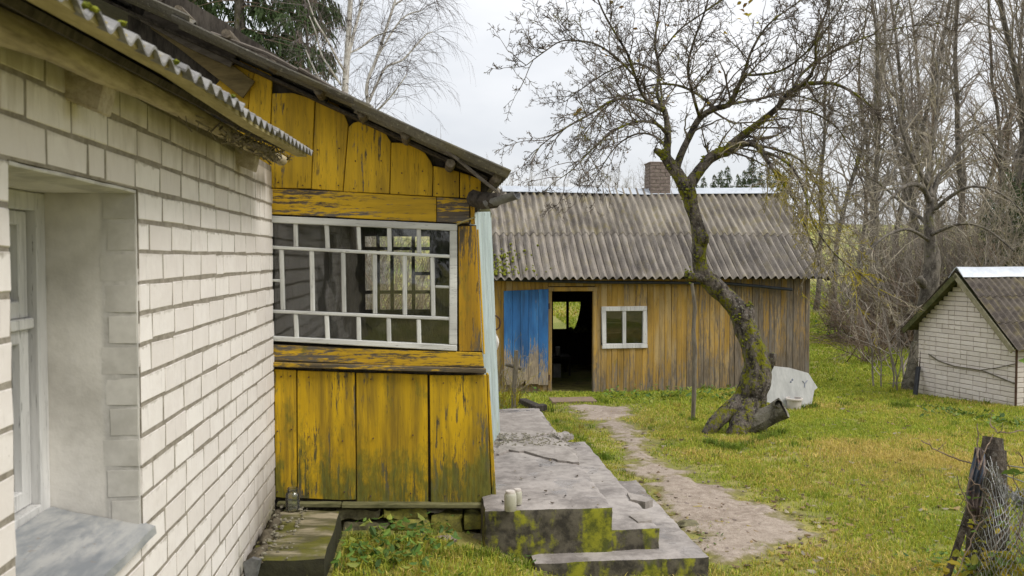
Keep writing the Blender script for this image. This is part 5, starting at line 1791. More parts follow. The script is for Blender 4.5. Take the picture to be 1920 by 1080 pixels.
    leaf_objs([(PD(rg.gauss(1872, 45), rg.gauss(1062, 16), 4.25 + .2 * rg.random()), rg.uniform(.018, .034)) for _ in range(150)] + [(PD(rg.uniform(1815, 1925), rg.uniform(930, 1060), 4.2 + .3 * rg.random()), rg.uniform(.012, .024)) for _ in range(60)] + [(PD(px, py, 4.25), .03) for px, py in ((1890, 888), (1902, 885), (1912, 889), (1868, 962), (1876, 960), (1884, 964), (1905, 925), (1915, 930), (1925, 678), (1880, 1040), (1895, 1045))],
               ((.30, .30, .03), (.14, .22, .04), (.42, .33, .03)), br, rg)


LEAFM = {}


def leaf_objs(spots, cols, parent, rg):
    """single leaves, each an object of its own sharing a few leaf meshes"""
    for p, r in spots:
        k = (rg.randrange(len(cols)), rg.randrange(3), cols)
        if k not in LEAFM:
            vs = [(-1.2, 0, 0), (-.5, .55, .2), (.35, .6, .25), (1.2, 0, -.15), (.35, -.6, .25), (-.5, -.55, .2), (-.2, 0, 0), (-1.9, .05, .1)]
            vs = [(x + rg.uniform(-.1, .1), y + rg.uniform(-.1, .1), z + rg.uniform(-.15, .15)) for x, y, z in vs]
            fs = [(0, 1, 6), (1, 2, 6), (2, 3, 6), (3, 4, 6), (4, 5, 6), (5, 0, 6), (0, 6, 7)]
            me = bpy.data.meshes.new('leaf'); me.from_pydata(vs, [], fs); v = rg.uniform(.7, 1.2); c = cols[k[0]]
            a = me.color_attributes.new('col', 'FLOAT_COLOR', 'POINT'); a.data.foreach_set('color', np.array([(c[0] * v, c[1] * v, c[2] * v, 1)] * 8, dtype=np.float32).ravel())
            me.materials.append(M['leaf']); LEAFM[k] = me
        m = Matrix.Translation(p) @ Matrix.Rotation(rg.uniform(0, 6.28), 4, 'Z') @ Matrix.Rotation(rg.uniform(-1, 1), 4, 'X') @ Matrix.Rotation(rg.uniform(-.8, .8), 4, 'Y') @ Matrix.Diagonal((r, r, r, 1))
        inst('leaf', LEAFM[k], m, parent)


def leaf_cloud(name, spots, cols, parent, rg, flat=False, **kw):
    """little folded leaves, each four faces, coloured one by one"""
    vs, fs, cs = [], [], []
    for p, r in spots:
        a = rg.uniform(0, 6.28); ti = rg.uniform(-.15, .25) if flat else rg.uniform(-.9, .9)
        ux = Vector((math.cos(a), math.sin(a), ti)).normalized(); uy = ux.cross(Vector((rg.gauss(0, .25), rg.gauss(0, .25), 1))).normalized(); uz = ux.cross(uy)
        o = len(vs); k = rg.uniform(.45, .7); f = rg.uniform(.05, .35)
        for x, y, z in ((-1, 0, 0), (-.4, k, f), (.45, k * .9, f), (1.15, 0, -.1), (.45, -k * .9, f), (-.4, -k, f), (0, 0, 0)):
            q = p + ux * (x * r) + uy * (y * r) + uz * (z * r); vs.append(tuple(q))
        fs += [(o, o + 1, o + 6), (o + 1, o + 2, o + 6), (o + 2, o + 3, o + 6), (o + 3, o + 4, o + 6), (o + 4, o + 5, o + 6), (o + 5, o, o + 6)]
        c = rg.choice(cols); v_ = rg.uniform(.6, 1.25); cs += [(c[0] * v_, c[1] * v_, c[2] * v_, 1)] * 7
    off = wpos(parent) if parent is not None else Vector((0, 0, 0))
    me = bpy.data.meshes.new(name); me.from_pydata([(x - off.x, y - off.y, z - off.z) for x, y, z in vs], [], fs)
    at = me.color_attributes.new('col', 'FLOAT_COLOR', 'POINT'); at.data.foreach_set('color', np.array(cs, dtype=np.float32).ravel())
    me.materials.append(M['leaf']); o = bpy.data.objects.new(name, me); COL.objects.link(o)
    if parent is not None: o.parent = parent
    return tag(o, **kw)


build_fence()
# ------------------------------------------------------------------ trees
def rvec(rg): return Vector((rg.gauss(0, 1), rg.gauss(0, 1), rg.gauss(0, 1)))


def twig(mb, p, d, L, r, rg, lev, spec):
    """one shoot with its side shoots; spec[lev] = (segments, wander, up-pull, children, child length, angle, sides)"""
    n, wan, upp, nch, cl, ang, sd = spec[lev]
    pts, rad, dirs = [p.copy()], [r], [d.copy()]
    for i in range(n):
        d = (d + rvec(rg) * wan + Vector((0, 0, upp * (i + 1) / n))).normalized()
        p = p + d * (L / n); pts.append(p); rad.append(r * (1 - .8 * (i + 1) / n) + .0006); dirs.append(d)
    mb.tube(pts, rad, sd, False)
    if lev + 1 < len(spec):
        k = int(nch) + (1 if rg.random() < nch % 1 else 0)
        for _ in range(k):
            t = rg.uniform(.12, 1.0) * n; i = min(n - 1, int(t)); f = t - i
            q = pts[i].lerp(pts[i + 1], f); dd = dirs[i + 1]
            side = rvec(rg); side = (side - dd * side.dot(dd)).normalized()
            a = ang * rg.uniform(.65, 1.3)
            twig(mb, q, (dd * math.cos(a) + side * math.sin(a)).normalized(), L * cl * rg.uniform(.5, 1.2) * (1.1 - .45 * t / n), max(rad[i + 1] * .75, .0033), rg, lev + 1, spec)


def smooth_path(pts, rads, sub=5):
    n = len(pts); P, R = [], []
    for i in range(n - 1):
        p0, p1, p2, p3 = pts[max(0, i - 1)], pts[i], pts[i + 1], pts[min(n - 1, i + 2)]
        for k in range(sub):
            t = k / sub
            P.append(.5 * ((2 * p1) + (p2 - p0) * t + (2 * p0 - 5 * p1 + 4 * p2 - p3) * t * t + (3 * p1 - p0 - 3 * p2 + p3) * t ** 3)); R.append(rads[i] + (rads[i + 1] - rads[i]) * t)
    P.append(pts[-1]); R.append(rads[-1])
    return P, R


def build_apple():
    rg = random.Random(61)
    gb = PG(1375, 812); d0 = (gb - EYE).dot(_f); s = d0 / F
    tr = thing('apple_tree', 'leaning bare apple tree with twisted mossy trunk and wide twiggy crown', 'tree', gb)
    # trunk: one continuous skin with gnarls
    def limb(q, sub=6, jit=.06, sides=14, gn=.10):
        pts = [PD(px, py, d0 + dz) for px, py, wd, dz in q]; rad = [wd * s / 2 * (.78 if wd < 9 else 1) for px, py, wd, dz in q]
        P, R = smooth_path(pts, rad, sub)
        return P, R
    trunk = [(1392, 800, 44, .06), (1398, 772, 56, .03), (1409, 735, 58, -.02), (1420, 700, 54, -.03), (1419, 672, 49, -.03), (1408, 640, 44, -.02), (1398, 612, 41, 0), (1388, 588, 39, .02), (1366, 562, 35, .03),
             (1344, 541, 35, .03), (1325, 520, 33, .02), (1313, 498, 29, 0), (1310, 470, 27, -.02), (1312, 448, 29, -.02), (1307, 420, 24, 0), (1298, 390, 25, 0), (1291, 365, 29, 0), (1286, 350, 31, 0)]
    tm = MB()
    def gnarl(P, R, sides, amp=.13):
        mb = MB(); mb.tube(P, R, sides, True)
        for i in range(len(P)):
            for k in range(sides):
                j = i * sides + k; q = Vector(mb.v[j]); c = P[i]; e = q - c
                qs = Vector((q.x, q.y, q.z * .4))
                f = 1 + amp * noise.noise(q * 5.5) + amp * .6 * noise.noise(qs * 16) - amp * .7 * abs(noise.noise(qs * 26)) + amp * .3 * noise.noise(q * 40)
                mb.v[j] = tuple(c + e * f)
        return mb
    P, R = limb(trunk, 9); mb = gnarl(P, R, 36); tm.add(mb.v, mb.f)
    for q in ([(1416, 716, 34, .0), (1400, 740, 36, -.04), (1380, 760, 33, -.09), (1358, 778, 30, -.14), (1340, 795, 27, -.18), (1324, 816, 20, -.20)], [(1416, 716, 30, .02), (1408, 748, 44, -.05), (1396, 778, 46, -.14), (1384, 806, 40, -.24), (1374, 834, 34, -.30)], [(1418, 712, 34, .05), (1414, 745, 46, .02), (1412, 778, 48, .0), (1420, 806, 40, -.02)],
              [(1405, 760, 44, .1), (1418, 790, 36, .1), (1428, 812, 24, .08)], [(1322, 522, 20, -.02), (1306, 519, 15, -.05), (1291, 517, 12, -.07), (1284, 516, 10, -.08)],
              [(1312, 462, 22, -.04), (1319, 448, 20, -.10), (1320, 440, 15, -.13)], [(1430, 690, 40, .02), (1441, 680, 26, .0), (1448, 672, 16, -.04), (1449, 662, 10, -.05)], [(1396, 600, 40, 0), (1404, 582, 26, 0), (1407, 570, 14, 0)]):
        P, R = limb(q, 7); mb = gnarl(P, R, 22); tm.add(mb.v, mb.f)
    mk('trunk', tm, M['bark_apple'], tr, smooth='full')
    # limbs traced in space: (px, py, width px, depth offset)
    L = [
        [(1286, 352, 27, 0), (1270, 325, 25, 0), (1253, 302, 22, 0), (1242, 290, 16, 0), (1228, 281, 9, -.05)],
        [(1250, 302, 15, 0), (1252, 270, 14, .05), (1251, 235, 12, .1), (1246, 208, 11, .1), (1232, 175, 8, .2), (1236, 130, 7, .3), (1228, 80, 6, .4), (1236, 20, 5, .5), (1240, -50, 4, .6)],
        [(1248, 210, 10, .1), (1225, 196, 9, 0), (1205, 178, 8, -.1), (1190, 140, 7, -.3), (1176, 100, 6, -.4), (1152, 60, 5, -.5), (1130, 20, 4, -.6), (1110, -30, 3, -.7)],
        [(1228, 198, 8, -.05), (1190, 186, 7, -.4), (1150, 188, 6, -.7), (1110, 212, 5, -1.0), (1060, 240, 3.5, -1.2), (1020, 268, 2.2, -1.3), (1000, 290, 1.6, -1.35)],
        [(1196, 150, 6, -.3), (1160, 112, 5.5, -.5), (1120, 84, 4.5, -.7), (1080, 76, 4, -.9), (1050, 78, 3.2, -1.0), (1022, 96, 2.6, -1.1), (1000, 112, 2.2, -1.15), (983, 124, 1.6, -1.2), (962, 126, 1.2, -1.2)],
        [(1268, 318, 16, .02), (1276, 292, 14, .05), (1292, 258, 13, .05), (1312, 222, 12, .0), (1340, 204, 11.5, -.1), (1366, 196, 10, -.2), (1382, 168, 9, -.3), (1396, 132, 7, -.4), (1408, 98, 6, -.5), (1428, 62, 5, -.6), (1452, 36, 4, -.7), (1500, 2, 3, -.8)],
        [(1286, 352, 27, 0), (1300, 335, 24, .02), (1316, 314, 21, .05), (1332, 296, 20, .06), (1350, 286, 21, .08), (1364, 282, 22, .1), (1374, 270, 18, .12), (1392, 254, 15, .1), (1425, 229, 12.5, 0), (1455, 204, 11, -.15), (1482, 172, 10, -.3), (1510, 158, 9, -.4), (1552, 156, 8, -.5), (1582, 164, 7, -.6), (1620, 188, 5, -.7), (1650, 215, 3, -.8)],
        [(1488, 168, 8, -.3), (1502, 140, 7, -.2), (1540, 110, 6.5, -.1), (1590, 84, 5.5, 0), (1640, 64, 4.5, .1), (1700, 50, 3, .2), (1760, 44, 2, .3)],
        [(1372, 282, 16, .1), (1388, 272, 13, -.1), (1410, 270, 11, -.3), (1428, 282, 10, -.45), (1442, 305, 8.5, -.6), (1458, 332, 7.5, -.7), (1478, 356, 6, -.8), (1498, 392, 5, -.9), (1512, 430, 4, -.95), (1528, 470, 3, -1.0), (1536, 500, 2, -1.0)],
        [(1430, 284, 8, -.45), (1462, 296, 6.5, -.9), (1490, 320, 5.5, -1.2), (1510, 365, 4.5, -1.4), (1522, 410, 3.6, -1.5), (1545, 452, 3, -1.55), (1580, 490, 2.4, -1.6), (1620, 520, 2, -1.6), (1660, 560, 1.4, -1.6)],
        [(1420, 272, 7, -.3), (1460, 282, 6, .4), (1500, 300, 5, .9), (1530, 340, 4, 1.2), (1545, 390, 3, 1.4), (1556, 430, 2, 1.5)],
        [(1340, 204, 9, -.05), (1310, 178, 7, .4), (1270, 160, 6, .7), (1220, 160, 5, 1.0), (1170, 180, 4, 1.2), (1120, 215, 3, 1.3), (1085, 262, 2, 1.4)],
        [(1312, 222, 8, 0), (1300, 180, 7, -.5), (1290, 130, 6, -.8), (1300, 80, 5, -1.0), (1322, 20, 4, -1.2), (1340, -50, 3, -1.3)],
        [(1392, 140, 6, -.4), (1420, 140, 6, -.8), (1470, 130, 5, -1.0), (1520, 90, 4, -1.2), (1560, 40, 3, -1.4), (1590, -10, 2, -1.5)],
        [(1252, 250, 8, .05), (1230, 232, 7, -.4), (1195, 228, 6, -.8), (1150, 246, 5, -1.1), (1110, 280, 3.5, -1.3), (1075, 316, 2.4, -1.4), (1050, 335, 1.6, -1.4)],
        [(1262, 305, 7, 0), (1238, 262, 6, .5), (1200, 250, 5, .9), (1160, 270, 4, 1.1), (1130, 310, 3, 1.2), (1110, 345, 2, 1.2)],
        [(1455, 204, 7, -.1), (1490, 206, 6, .3), (1530, 214, 5, .6), (1570, 240, 4, .8), (1600, 290, 3, .9), (1618, 345, 2, 1.0)],
        [(1510, 158, 7, -.4), (1528, 120, 6, -.8), (1530, 70, 5, -1.1), (1550, 20, 4, -1.3), (1560, -30, 3, -1.4)],
        [(1246, 150, 5, .3), (1200, 120, 4.5, .7), (1150, 130, 4, 1.0), (1100, 160, 3, 1.2), (1060, 190, 2, 1.3)],
        [(1232, 110, 5, .3), (1270, 60, 4.5, .1), (1310, 30, 4, 0), (1370, -10, 3, -.1)],
        [(1366, 196, 7, -.2), (1420, 186, 6, .4), (1470, 176, 5, .8), (1530, 190, 4, 1.1), (1580, 215, 3, 1.3)],
    ]
    lm = MB(); cr = MB(); hang = MB()
    spec = [(6, .20, .10, 7.5, .42, .9, 5), (5, .26, .06, 4.6, .48, .9, 4), (3, .30, .05, 2.0, .4, 1.0, 3), (1, .3, .1, 0, 0, 0, 3)]
    spec_h = [(7, .14, -.12, 6.5, .40, .7, 5), (5, .22, -.10, 4.4, .45, .8, 4), (3, .26, -.06, 1.8, .4, .9, 3), (1, .3, 0, 0, 0, 0, 3)]
    cen = PD(1330, 230, d0)
    for li, q in enumerate(L):
        P, R = limb(q, 5); mb = gnarl(P, R, 9, .10); lm.add(mb.v, mb.f)
        if li == 0: continue
        n = len(P); drop = li in (8, 9, 10)
        step = .085 if not drop else .06
        acc = 0
        for i in range(1, n):
            seg = (P[i] - P[i - 1]).length; acc += seg
            if i < n * .16: acc = min(acc, step * .6); continue
            while acc > step:
                acc -= step * rg.uniform(.6, 1.4)
                dd = (P[i] - P[i - 1]).normalized(); outw = (P[i] - cen); outw.normalize()
                side = rvec(rg) * .8 + outw * .5; side = (side - dd * side.dot(dd)).normalized()
                a = rg.uniform(.5, 1.15); dr = (dd * math.cos(a) + side * math.sin(a)).normalized()
                low = (P[i].z - cen.z) < .15
                Lt = rg.uniform(.35, 1.10) * (1.05 - .5 * i / n)
                if drop: twig(hang, P[i], (dr + Vector((0, 0, -.5))).normalized(), Lt * .9, max(.005, R[i] * .42), rg, 0, spec_h)
                else:
                    up = spec if not (low and rg.random() < .6) else spec_h
                    twig(cr, P[i], dr, Lt, max(.0048, min(.014, R[i] * .5)), rg, 0, up)
        twig(hang if drop else cr, P[-1], (P[-1] - P[-2]).normalized(), .3, max(.003, R[-1]), rg, 0, spec_h if drop else spec)
    mk('limbs', lm, M['bark_apple'], tr, smooth='full')
    c = mk('crown', cr, M['twig_apple'], tr); h = mk('hanging_twigs', hang, M['twig_hang'], tr)
    # last leaves
    sp = [(1166, 14), (1252, 48), (1235, 43), (1264, 70), (1132, 92), (1192, 55), (1120, 60), (1360, 62), (1386, 6), (1398, 10), (1392, 20), (1399, 27), (1406, 27), (1386, 36), (1459, 30), (1421, 42), (1350, 136), (1246, 86), (1196, 114), (1240, 290), (1180, 112), (1206, 128), (1080, 214), (1086, 207), (1408, 3), (1146, 5)]
    lc = ((.42, .30, .03), (.36, .20, .03), (.26, .14, .03), (.40, .36, .05))
    leaf_objs([(PD(px, py, d0 + rg.uniform(-1, .6)), rg.uniform(.026, .042)) for px, py in sp] + [(PD(rg.gauss(1290, 120), rg.gauss(170, 70), d0 + rg.uniform(-1, 1)), rg.uniform(.014, .024)) for _ in range(36)], lc, tr, rg)
    # moss cushions on trunk and forks
    ms = MB()
    for px, py, n, sd in ((1290, 516, 16, 7), (1246, 292, 12, 6), (1310, 478, 16, 8), (1384, 596, 16, 9), (1397, 640, 14, 8), (1404, 572, 10, 5), (1286, 352, 12, 9), (1420, 765, 6, 4), (1258, 312, 9, 6), (1440, 300, 12, 9), (1350, 286, 8, 9), (1318, 300, 6, 6)):
        for _ in range(n):
            p = PD(px + rg.gauss(0, sd * .5), py + rg.gauss(0, sd), d0 - rg.uniform(.03, .14)); r = rg.uniform(.008, .02); ms.blob(p, (r, r * .8, r * .8), rg.random() * 30, 1, .5, 3)
    mk('moss', ms, M['moss'], tr, kind='stuff')


build_apple()


# ---- woodland trees: a few kinds, grown once, then copied with their parts
def grow_tree(name, seed, H, r0, mats, nb, spec, start=.2, lean=.3, blen=.30, fork=0, asc=(.5, 1.05)):
    rg = random.Random(seed)
    t = bpy.data.objects.new(name, None); COL.objects.link(t)
    tk, cr = MB(), MB()
    n = 16; p = Vector((0, 0, -.3)); d = Vector((rg.gauss(0, .05), rg.gauss(0, .05), 1)).normalized(); P, R, D = [p], [r0 * 1.25], [d]
    for i in range(n):
        d = (d + Vector((rg.gauss(0, .055 * lean * 4.5), rg.gauss(0, .055 * lean * 4.5), .12))).normalized(); p = p + d * (H / n); P.append(p); R.append(r0 * (1 - .93 * ((i + 1) / n) ** .85) + .006); D.append(d)
    tk.tube(P, R, 9)
    leaders = [(P, R, D)]
    for f in range(fork):
        i = rg.randrange(3, 7); q = P[i]; a = rg.uniform(.25, .5); az = rg.uniform(0, 6.28); dd = (D[i] * math.cos(a) + Vector((math.cos(az), math.sin(az), 0)) * math.sin(a)).normalized()
        P2, R2, D2 = [q], [R[i] * .75], [dd]; Lf = H * (1 - i / n) * rg.uniform(.75, 1)
        for k in range(12):
            dd = (dd + Vector((rg.gauss(0, .05), rg.gauss(0, .05), .10))).normalized(); P2.append(P2[-1] + dd * Lf / 12); R2.append(R[i] * .75 * (1 - .93 * (k + 1) / 12) + .006); D2.append(dd)
        tk.tube(P2, R2, 8); leaders.append((P2, R2, D2))
    for P_, R_, D_ in leaders:
        m = len(P_) - 1; st = start if P_ is P else .12
        for k in range(int(nb * (1 if P_ is P else .6))):
            f = st + (1 - st) * (k + rg.random()) / (nb * (1 if P_ is P else .6)); i = min(m - 1, int(f * m)); q = P_[i].lerp(P_[i + 1], f * m - i)
            az = rg.uniform(0, 6.28); a = rg.uniform(*asc); dd = (D_[i] * math.cos(a) + Vector((math.cos(az), math.sin(az), 0)) * math.sin(a)).normalized()
            twig(cr, q, dd, H * blen * (1.08 - .8 * f) * rg.uniform(.55, 1.15), max(.008, R_[i] * .42), rg, 0, spec)
    tm = tk.mesh('trunk', smooth='full'); tm.materials.append(M[mats[0]]); cm = cr.mesh('crown'); cm.materials.append(M[mats[1]])
    for nm, me in (('trunk', tm), ('crown', cm)):
        o = bpy.data.objects.new(nm, me); COL.objects.link(o); o.parent = t
    return t


SP_T = [(7, .17, .14, 7.5, .38, .8, 4), (4, .20, .06, 4.0, .5, .8, 3), (3, .2, .04, 0, 0, 0, 3)]
SP_A = [(7, .18, .02, 7.5, .40, .85, 4), (4, .22, .02, 4.0, .5, .8, 3), (3, .22, .0, 0, 0, 0, 3)]
SP_O = [(8, .20, -.03, 9, .38, .9, 5), (5, .22, .05, 6, .45, .8, 3), (4, .25, .02, 2, .5, .8, 3), (2, .25, 0, 0, 0, 0, 3)]
protos = [grow_tree('bare_tree', 101, 15, .115, ('bark_grey', 'twig_grey'), 44, SP_T, .26, .27), grow_tree('bare_tree', 102, 16, .135, ('bark_grey', 'twig_grey'), 50, SP_A, .26, .3, .24),
          grow_tree('bare_tree', 103, 14, .105, ('bark_grey', 'twig_brown'), 42, SP_T, .22, .4, .26, 1), grow_tree('bare_tree', 104, 17, .145, ('bark_grey', 'twig_grey'), 42, SP_T, .28, .25, .27, 2, (.4, .9))]
used = set()


def plant(proto, x, y, sc_, rz, label, cat='tree', group=None, sz=None):
    if proto.name in used: t = copy_tree(proto)
    else: t = proto; used.add(proto.name)
    t.location = (x, y, gz(x, y) - .05); t.rotation_euler = (0, 0, rz); t.scale = (sc_, sc_, sz or sc_)
    for k in ('label', 'category', 'group'):
        if k in t: del t[k]
    return tag(t, label, cat, group)


def at_px(px, dep):
    p = PD(px, 540, dep); return p.x, p.y


rgT = random.Random(77)
# trunks that can be told apart right of the shed: (px, depth, kind, scale)
near = [(1562, 30, 0, .95), (1604, 33, 2, 1.0), (1652, 27, 1, .92), (1672, 31, 0, 1.05), (1716, 29, 3, .9), (1736, 34, 2, 1.1), (1790, 27, 1, 1.0), (1826, 31, 0, 1.0), (1853, 26, 2, .95), (1892, 25, 3, 1.0), (1915, 30, 1, 1.0),
        (1528, 36, 1, .9), (1955, 27, 0, 1.0), (2010, 29, 3, 1.0), (1760, 38, 3, 1.05), (1630, 38, 1, 1.0), (1870, 37, 0, 1.1), (1700, 42, 0, 1.1), (1500, 44, 2, .95)]
for px, dep, k, s in near:
    x, y = at_px(px, dep)
    plant(protos[k], x, y, s, rgT.uniform(0, 6.28), 'bare grey tree of the wood rising right of the yellow shed', 'tree', 'bare trees of the wood right of the shed')
# far wood seen over the shed ridge
for i in range(40):
    px = 860 + i * 10.5 + rgT.uniform(-6, 6); dep = rgT.uniform(74, 98)
    x, y = at_px(px, dep); top = 318 + 14 * math.sin(i * .9) + rgT.uniform(-16, 14); zt = PD(px, top, dep).z
    plant(protos[i % 4], x, y, 1, rgT.uniform(0, 6.28), 'small far bare tree of the wood showing above the shed ridge', 'tree', 'far bare trees above the shed ridge')
    t = bpy.context.scene.objects and None
    o = [q for q in COL.objects if q.name.startswith('bare_tree') and q.parent is None][-1]
    h = (zt - gz(x, y)) / (15, 16, 14, 17)[i % 4]; o.scale = (h, h, h)


def grow_spruce(name, seed, H, r0, nwh, droop, tl, mat, dens, bot=.12, spread=.24):
    rg = random.Random(seed); t = bpy.data.objects.new(name, None); COL.objects.link(t)
    tk = MB(); tk.tube([(0, 0, -.3), (0, 0, H * .5), (0, 0, H)], [r0, r0 * .6, .01], 8)
    br = MB(); vs, fs, cs = [], [], []
    for k in range(nwh):
        nb = rg.randrange(4, 7)
        for b in range(nb):
            f = bot + (1 - bot) * (k + 1.6 * rg.random() - .3) / nwh; f = min(f, .995); z = H * f
            az = rg.uniform(0, 6.28); Lb = H * spread * (1.06 - f) ** .8 * rg.uniform(.6, 1.15); dr = Vector((math.cos(az), math.sin(az), .12)).normalized(); p = Vector((0, 0, z)); n = 7; pts = [p]
            for i in range(n):
                dr = (dr + Vector((rg.gauss(0, .05), rg.gauss(0, .05), -droop * (1 - i / n) + .06 * (i / n)))).normalized(); p = p + dr * Lb / n; pts.append(p)
            br.tube(pts, [max(.006, .028 * (1 - i / n)) for i in range(n + 1)], 4, False)
            nt = int(dens * Lb)
            for _ in range(nt):
                u = rg.uniform(.12, 1.0) * n; i = min(n - 1, int(u)); q = pts[i].lerp(pts[i + 1], u - i); dd = (pts[i + 1] - pts[i]).normalized()
                sd = dd.cross(Vector((0, 0, 1))).normalized() * rg.choice((-1, 1)); L = tl * rg.uniform(.4, 1.2)
                tw = (sd * rg.uniform(.1, .7) + dd * rg.uniform(.0, .5) + Vector((0, 0, -rg.uniform(.5, 1.3)))).normalized()
                shade = rg.uniform(.55, 1.25)
                m = 4; base = q
                for j in range(m):
                    c = base + tw * L * j / m; e = base + tw * L * (j + 1.25) / m
                    for w2 in (rvec(rg), rvec(rg)):
                        w_ = (w2 - tw * w2.dot(tw)).normalized() * rg.uniform(.02, .048) * (1.15 - j / m) * (tl / .5)
                        o = len(vs); vs.extend((tuple(c - w_ * .4), tuple(c + w_ * .4 + tw * .01), tuple(e + w_), tuple(e - w_ * .3))); fs.append((o, o + 1, o + 2, o + 3))
                        g_ = shade * rg.uniform(.8, 1.2); cs.extend([(.062 * g_, .095 * g_, .034 * g_, 1)] * 4)
    for nm, mb, mt in (('trunk', tk, 'bark_grey'), ('branches', br, 'twig_brown')):
        me = mb.mesh(nm); me.materials.append(M[mt]); o = bpy.data.objects.new(nm, me); COL.objects.link(o); o.parent = t
    me = bpy.data.meshes.new('foliage'); me.from_pydata(vs, [], fs); a = me.color_attributes.new('col', 'FLOAT_COLOR', 'POINT'); a.data.foreach_set('color', np.array(cs, dtype=np.float32).ravel())
    me.materials.append(M['needle']); o = bpy.data.objects.new('foliage', me); COL.objects.link(o); o.parent = t
    return t


spr = grow_spruce('spruce_tree', 201, 20, .26, 30, .16, .75, 'needle', 15, .12, .21)
x, y = at_px(455, 27); plant(spr, x, y, 1.0, 1.0, 'tall dark spruce with hanging sprays behind the yellow house roof', 'tree')
sp2 = copy_tree(spr); x, y = at_px(565, 31); sp2.location = (x, y, gz(x, y)); sp2.rotation_euler = (0, 0, 3.4); sp2.scale = (.8, .8, .95); tag(sp2, 'thinner dark spruce between the larger spruce and the white birch', 'tree')
sml = grow_spruce('spruce_tree', 202, 9, .12, 26, .04, .42, 'needle', 30, .06, .20)
for i, (px, top, dep) in enumerate(((1318, 338, 70), (1350, 326, 72), (1362, 318, 76), (1382, 333, 70), (1394, 326, 78), (1408, 302, 72), (1425, 328, 75), (1440, 335, 70), (1452, 330, 80), (1338, 334, 78), (1466, 328, 74), (1302, 340, 80))):
    x, y = at_px(px, dep); h = (PD(px, top - 8, dep).z - gz(x, y)) / 9
    plant(sml, x, y, h, i * 1.3, 'small far spruce showing above the shed ridge right of the apple trunk' if px != 1408 else 'tallest of the far spruces above the shed ridge', 'tree', 'far spruces above the shed ridge' if px != 1408 else None)
# dark young spruces low in the right wood
for px, dep, s in ((1852, 22.5, .46), (1888, 23, .55), (1920, 21.5, .5)):
    x, y = at_px(px, dep); plant(sml, x, y, s, px, 'dark young spruce among the bare trees behind the brick outbuilding', 'tree', 'young spruces behind the brick outbuilding')


def build_birch():
    rg = random.Random(301); d0 = 24.0
    x, y = at_px(650, d0); base = Vector((x, y, gz(x, y)))
    t = thing('birch_tree', 'white-barked birch with long weeping twigs behind the yellow house roof', 'tree', base)
    s = d0 / F
    L = [[(640, 640, 20, 0), (644, 300, 15, 0), (647, 170, 12, 0), (652, 90, 11, 0), (656, 20, 9, 0), (660, -80, 7, 0), (662, -220, 4, 0), (664, -330, 2, 0)],
         [(650, 120, 7, 0), (664, 60, 6, .2), (680, 0, 5, .3), (700, -90, 4, .4), (720, -200, 2, .5)],
         [(690, 640, 14, 1.0), (691, 300, 10, 1.0), (692, 215, 8, 1.0), (688, 160, 6.5, 1.0), (706, 110, 6, 1.1), (722, 60, 5.5, 1.2), (738, 10, 5, 1.3), (760, -70, 4, 1.4), (780, -170, 2.5, 1.5)],
         [(692, 190, 6, 1.0), (710, 150, 5, 1.2), (725, 125, 4.5, 1.3), (755, 112, 4, 1.5), (780, 85, 3.2, 1.6), (800, 64, 2.4, 1.7), (812, 60, 1.6, 1.7)],
         [(691, 220, 5, 1.0), (715, 200, 4, .8), (735, 178, 3, .7), (752, 155, 2.4, .6), (762, 140, 1.6, .6)],
         [(650, 140, 5, 0), (632, 110, 4, -.3), (612, 72, 3.5, -.5), (590, 35, 3, -.6), (570, -20, 2, -.7)],
         [(652, 100, 4, 0), (675, 90, 3.4, .3), (700, 70, 3, .5), (720, 62, 2.2, .6)],
         [(640, 160, 4, .0), (620, 130, 3.5, -.2), (602, 100, 3, -.2), (592, 60, 2.5, -.3), (580, 30, 2, -.3)],
         [(625, 190, 4, .3), (600, 150, 3.5, .5), (585, 120, 3, .6), (572, 90, 2.5, .7)],
         [(738, 10, 4, 1.3), (770, -10, 3.5, 1.5), (795, -20, 3, 1.6), (812, -10, 2, 1.7)],
         [(706, 110, 4, 1.1), (735, 60, 3.5, 1.4), (760, 30, 3, 1.5), (790, 20, 2, 1.6)]]
    tk, cr = MB(), MB()
    spec = [(8, .07, -.30, 4.5, .55, .35, 3), (6, .06, -.30, 0, 0, 0, 3)]
    spe2 = [(5, .14, .05, 4, .6, .6, 3), (6, .07, -.25, 2, .5, .4, 3), (4, .08, -.2, 0, 0, 0, 3)]
    for li, q in enumerate(L):
        P, R = smooth_path([PD(px, py, d0 + dz) for px, py, wd, dz in q], [wd * s / 2 for px, py, wd, dz in q], 5); tk.tube(P, R, 8)
        n = len(P); acc = 0
        for i in range(1, n):
            acc += (P[i] - P[i - 1]).length
            if P[i].z < PD(650, 250, d0).z: acc = 0; continue
            st = .085 if li not in (0,) else .2
            while acc > st:
                acc -= st * rg.uniform(.6, 1.4); dd = (P[i] - P[i - 1]).normalized(); sd = rvec(rg); sd = (sd - dd * sd.dot(dd)).normalized(); a = rg.uniform(.5, 1.1)
                if rg.random() < .7: twig(cr, P[i], (dd * math.cos(a) + sd * math.sin(a)).normalized(), rg.uniform(.8, 2.2), .0048, rg, 0, spec)
                else: twig(cr, P[i], (dd * math.cos(a) + sd * math.sin(a)).normalized(), rg.uniform(.8, 1.5), .010, rg, 0, spe2)
        for _ in range(4): twig(cr, P[-1], ((P[-1] - P[-2]).normalized() + rvec(rg) * .3).normalized(), rg.uniform(.8, 1.6), .007, rg, 0, spec)
    mk('trunk', tk, M['bark_birch'], t, smooth='full'); mk('crown', cr, M['twig_birch'], t)


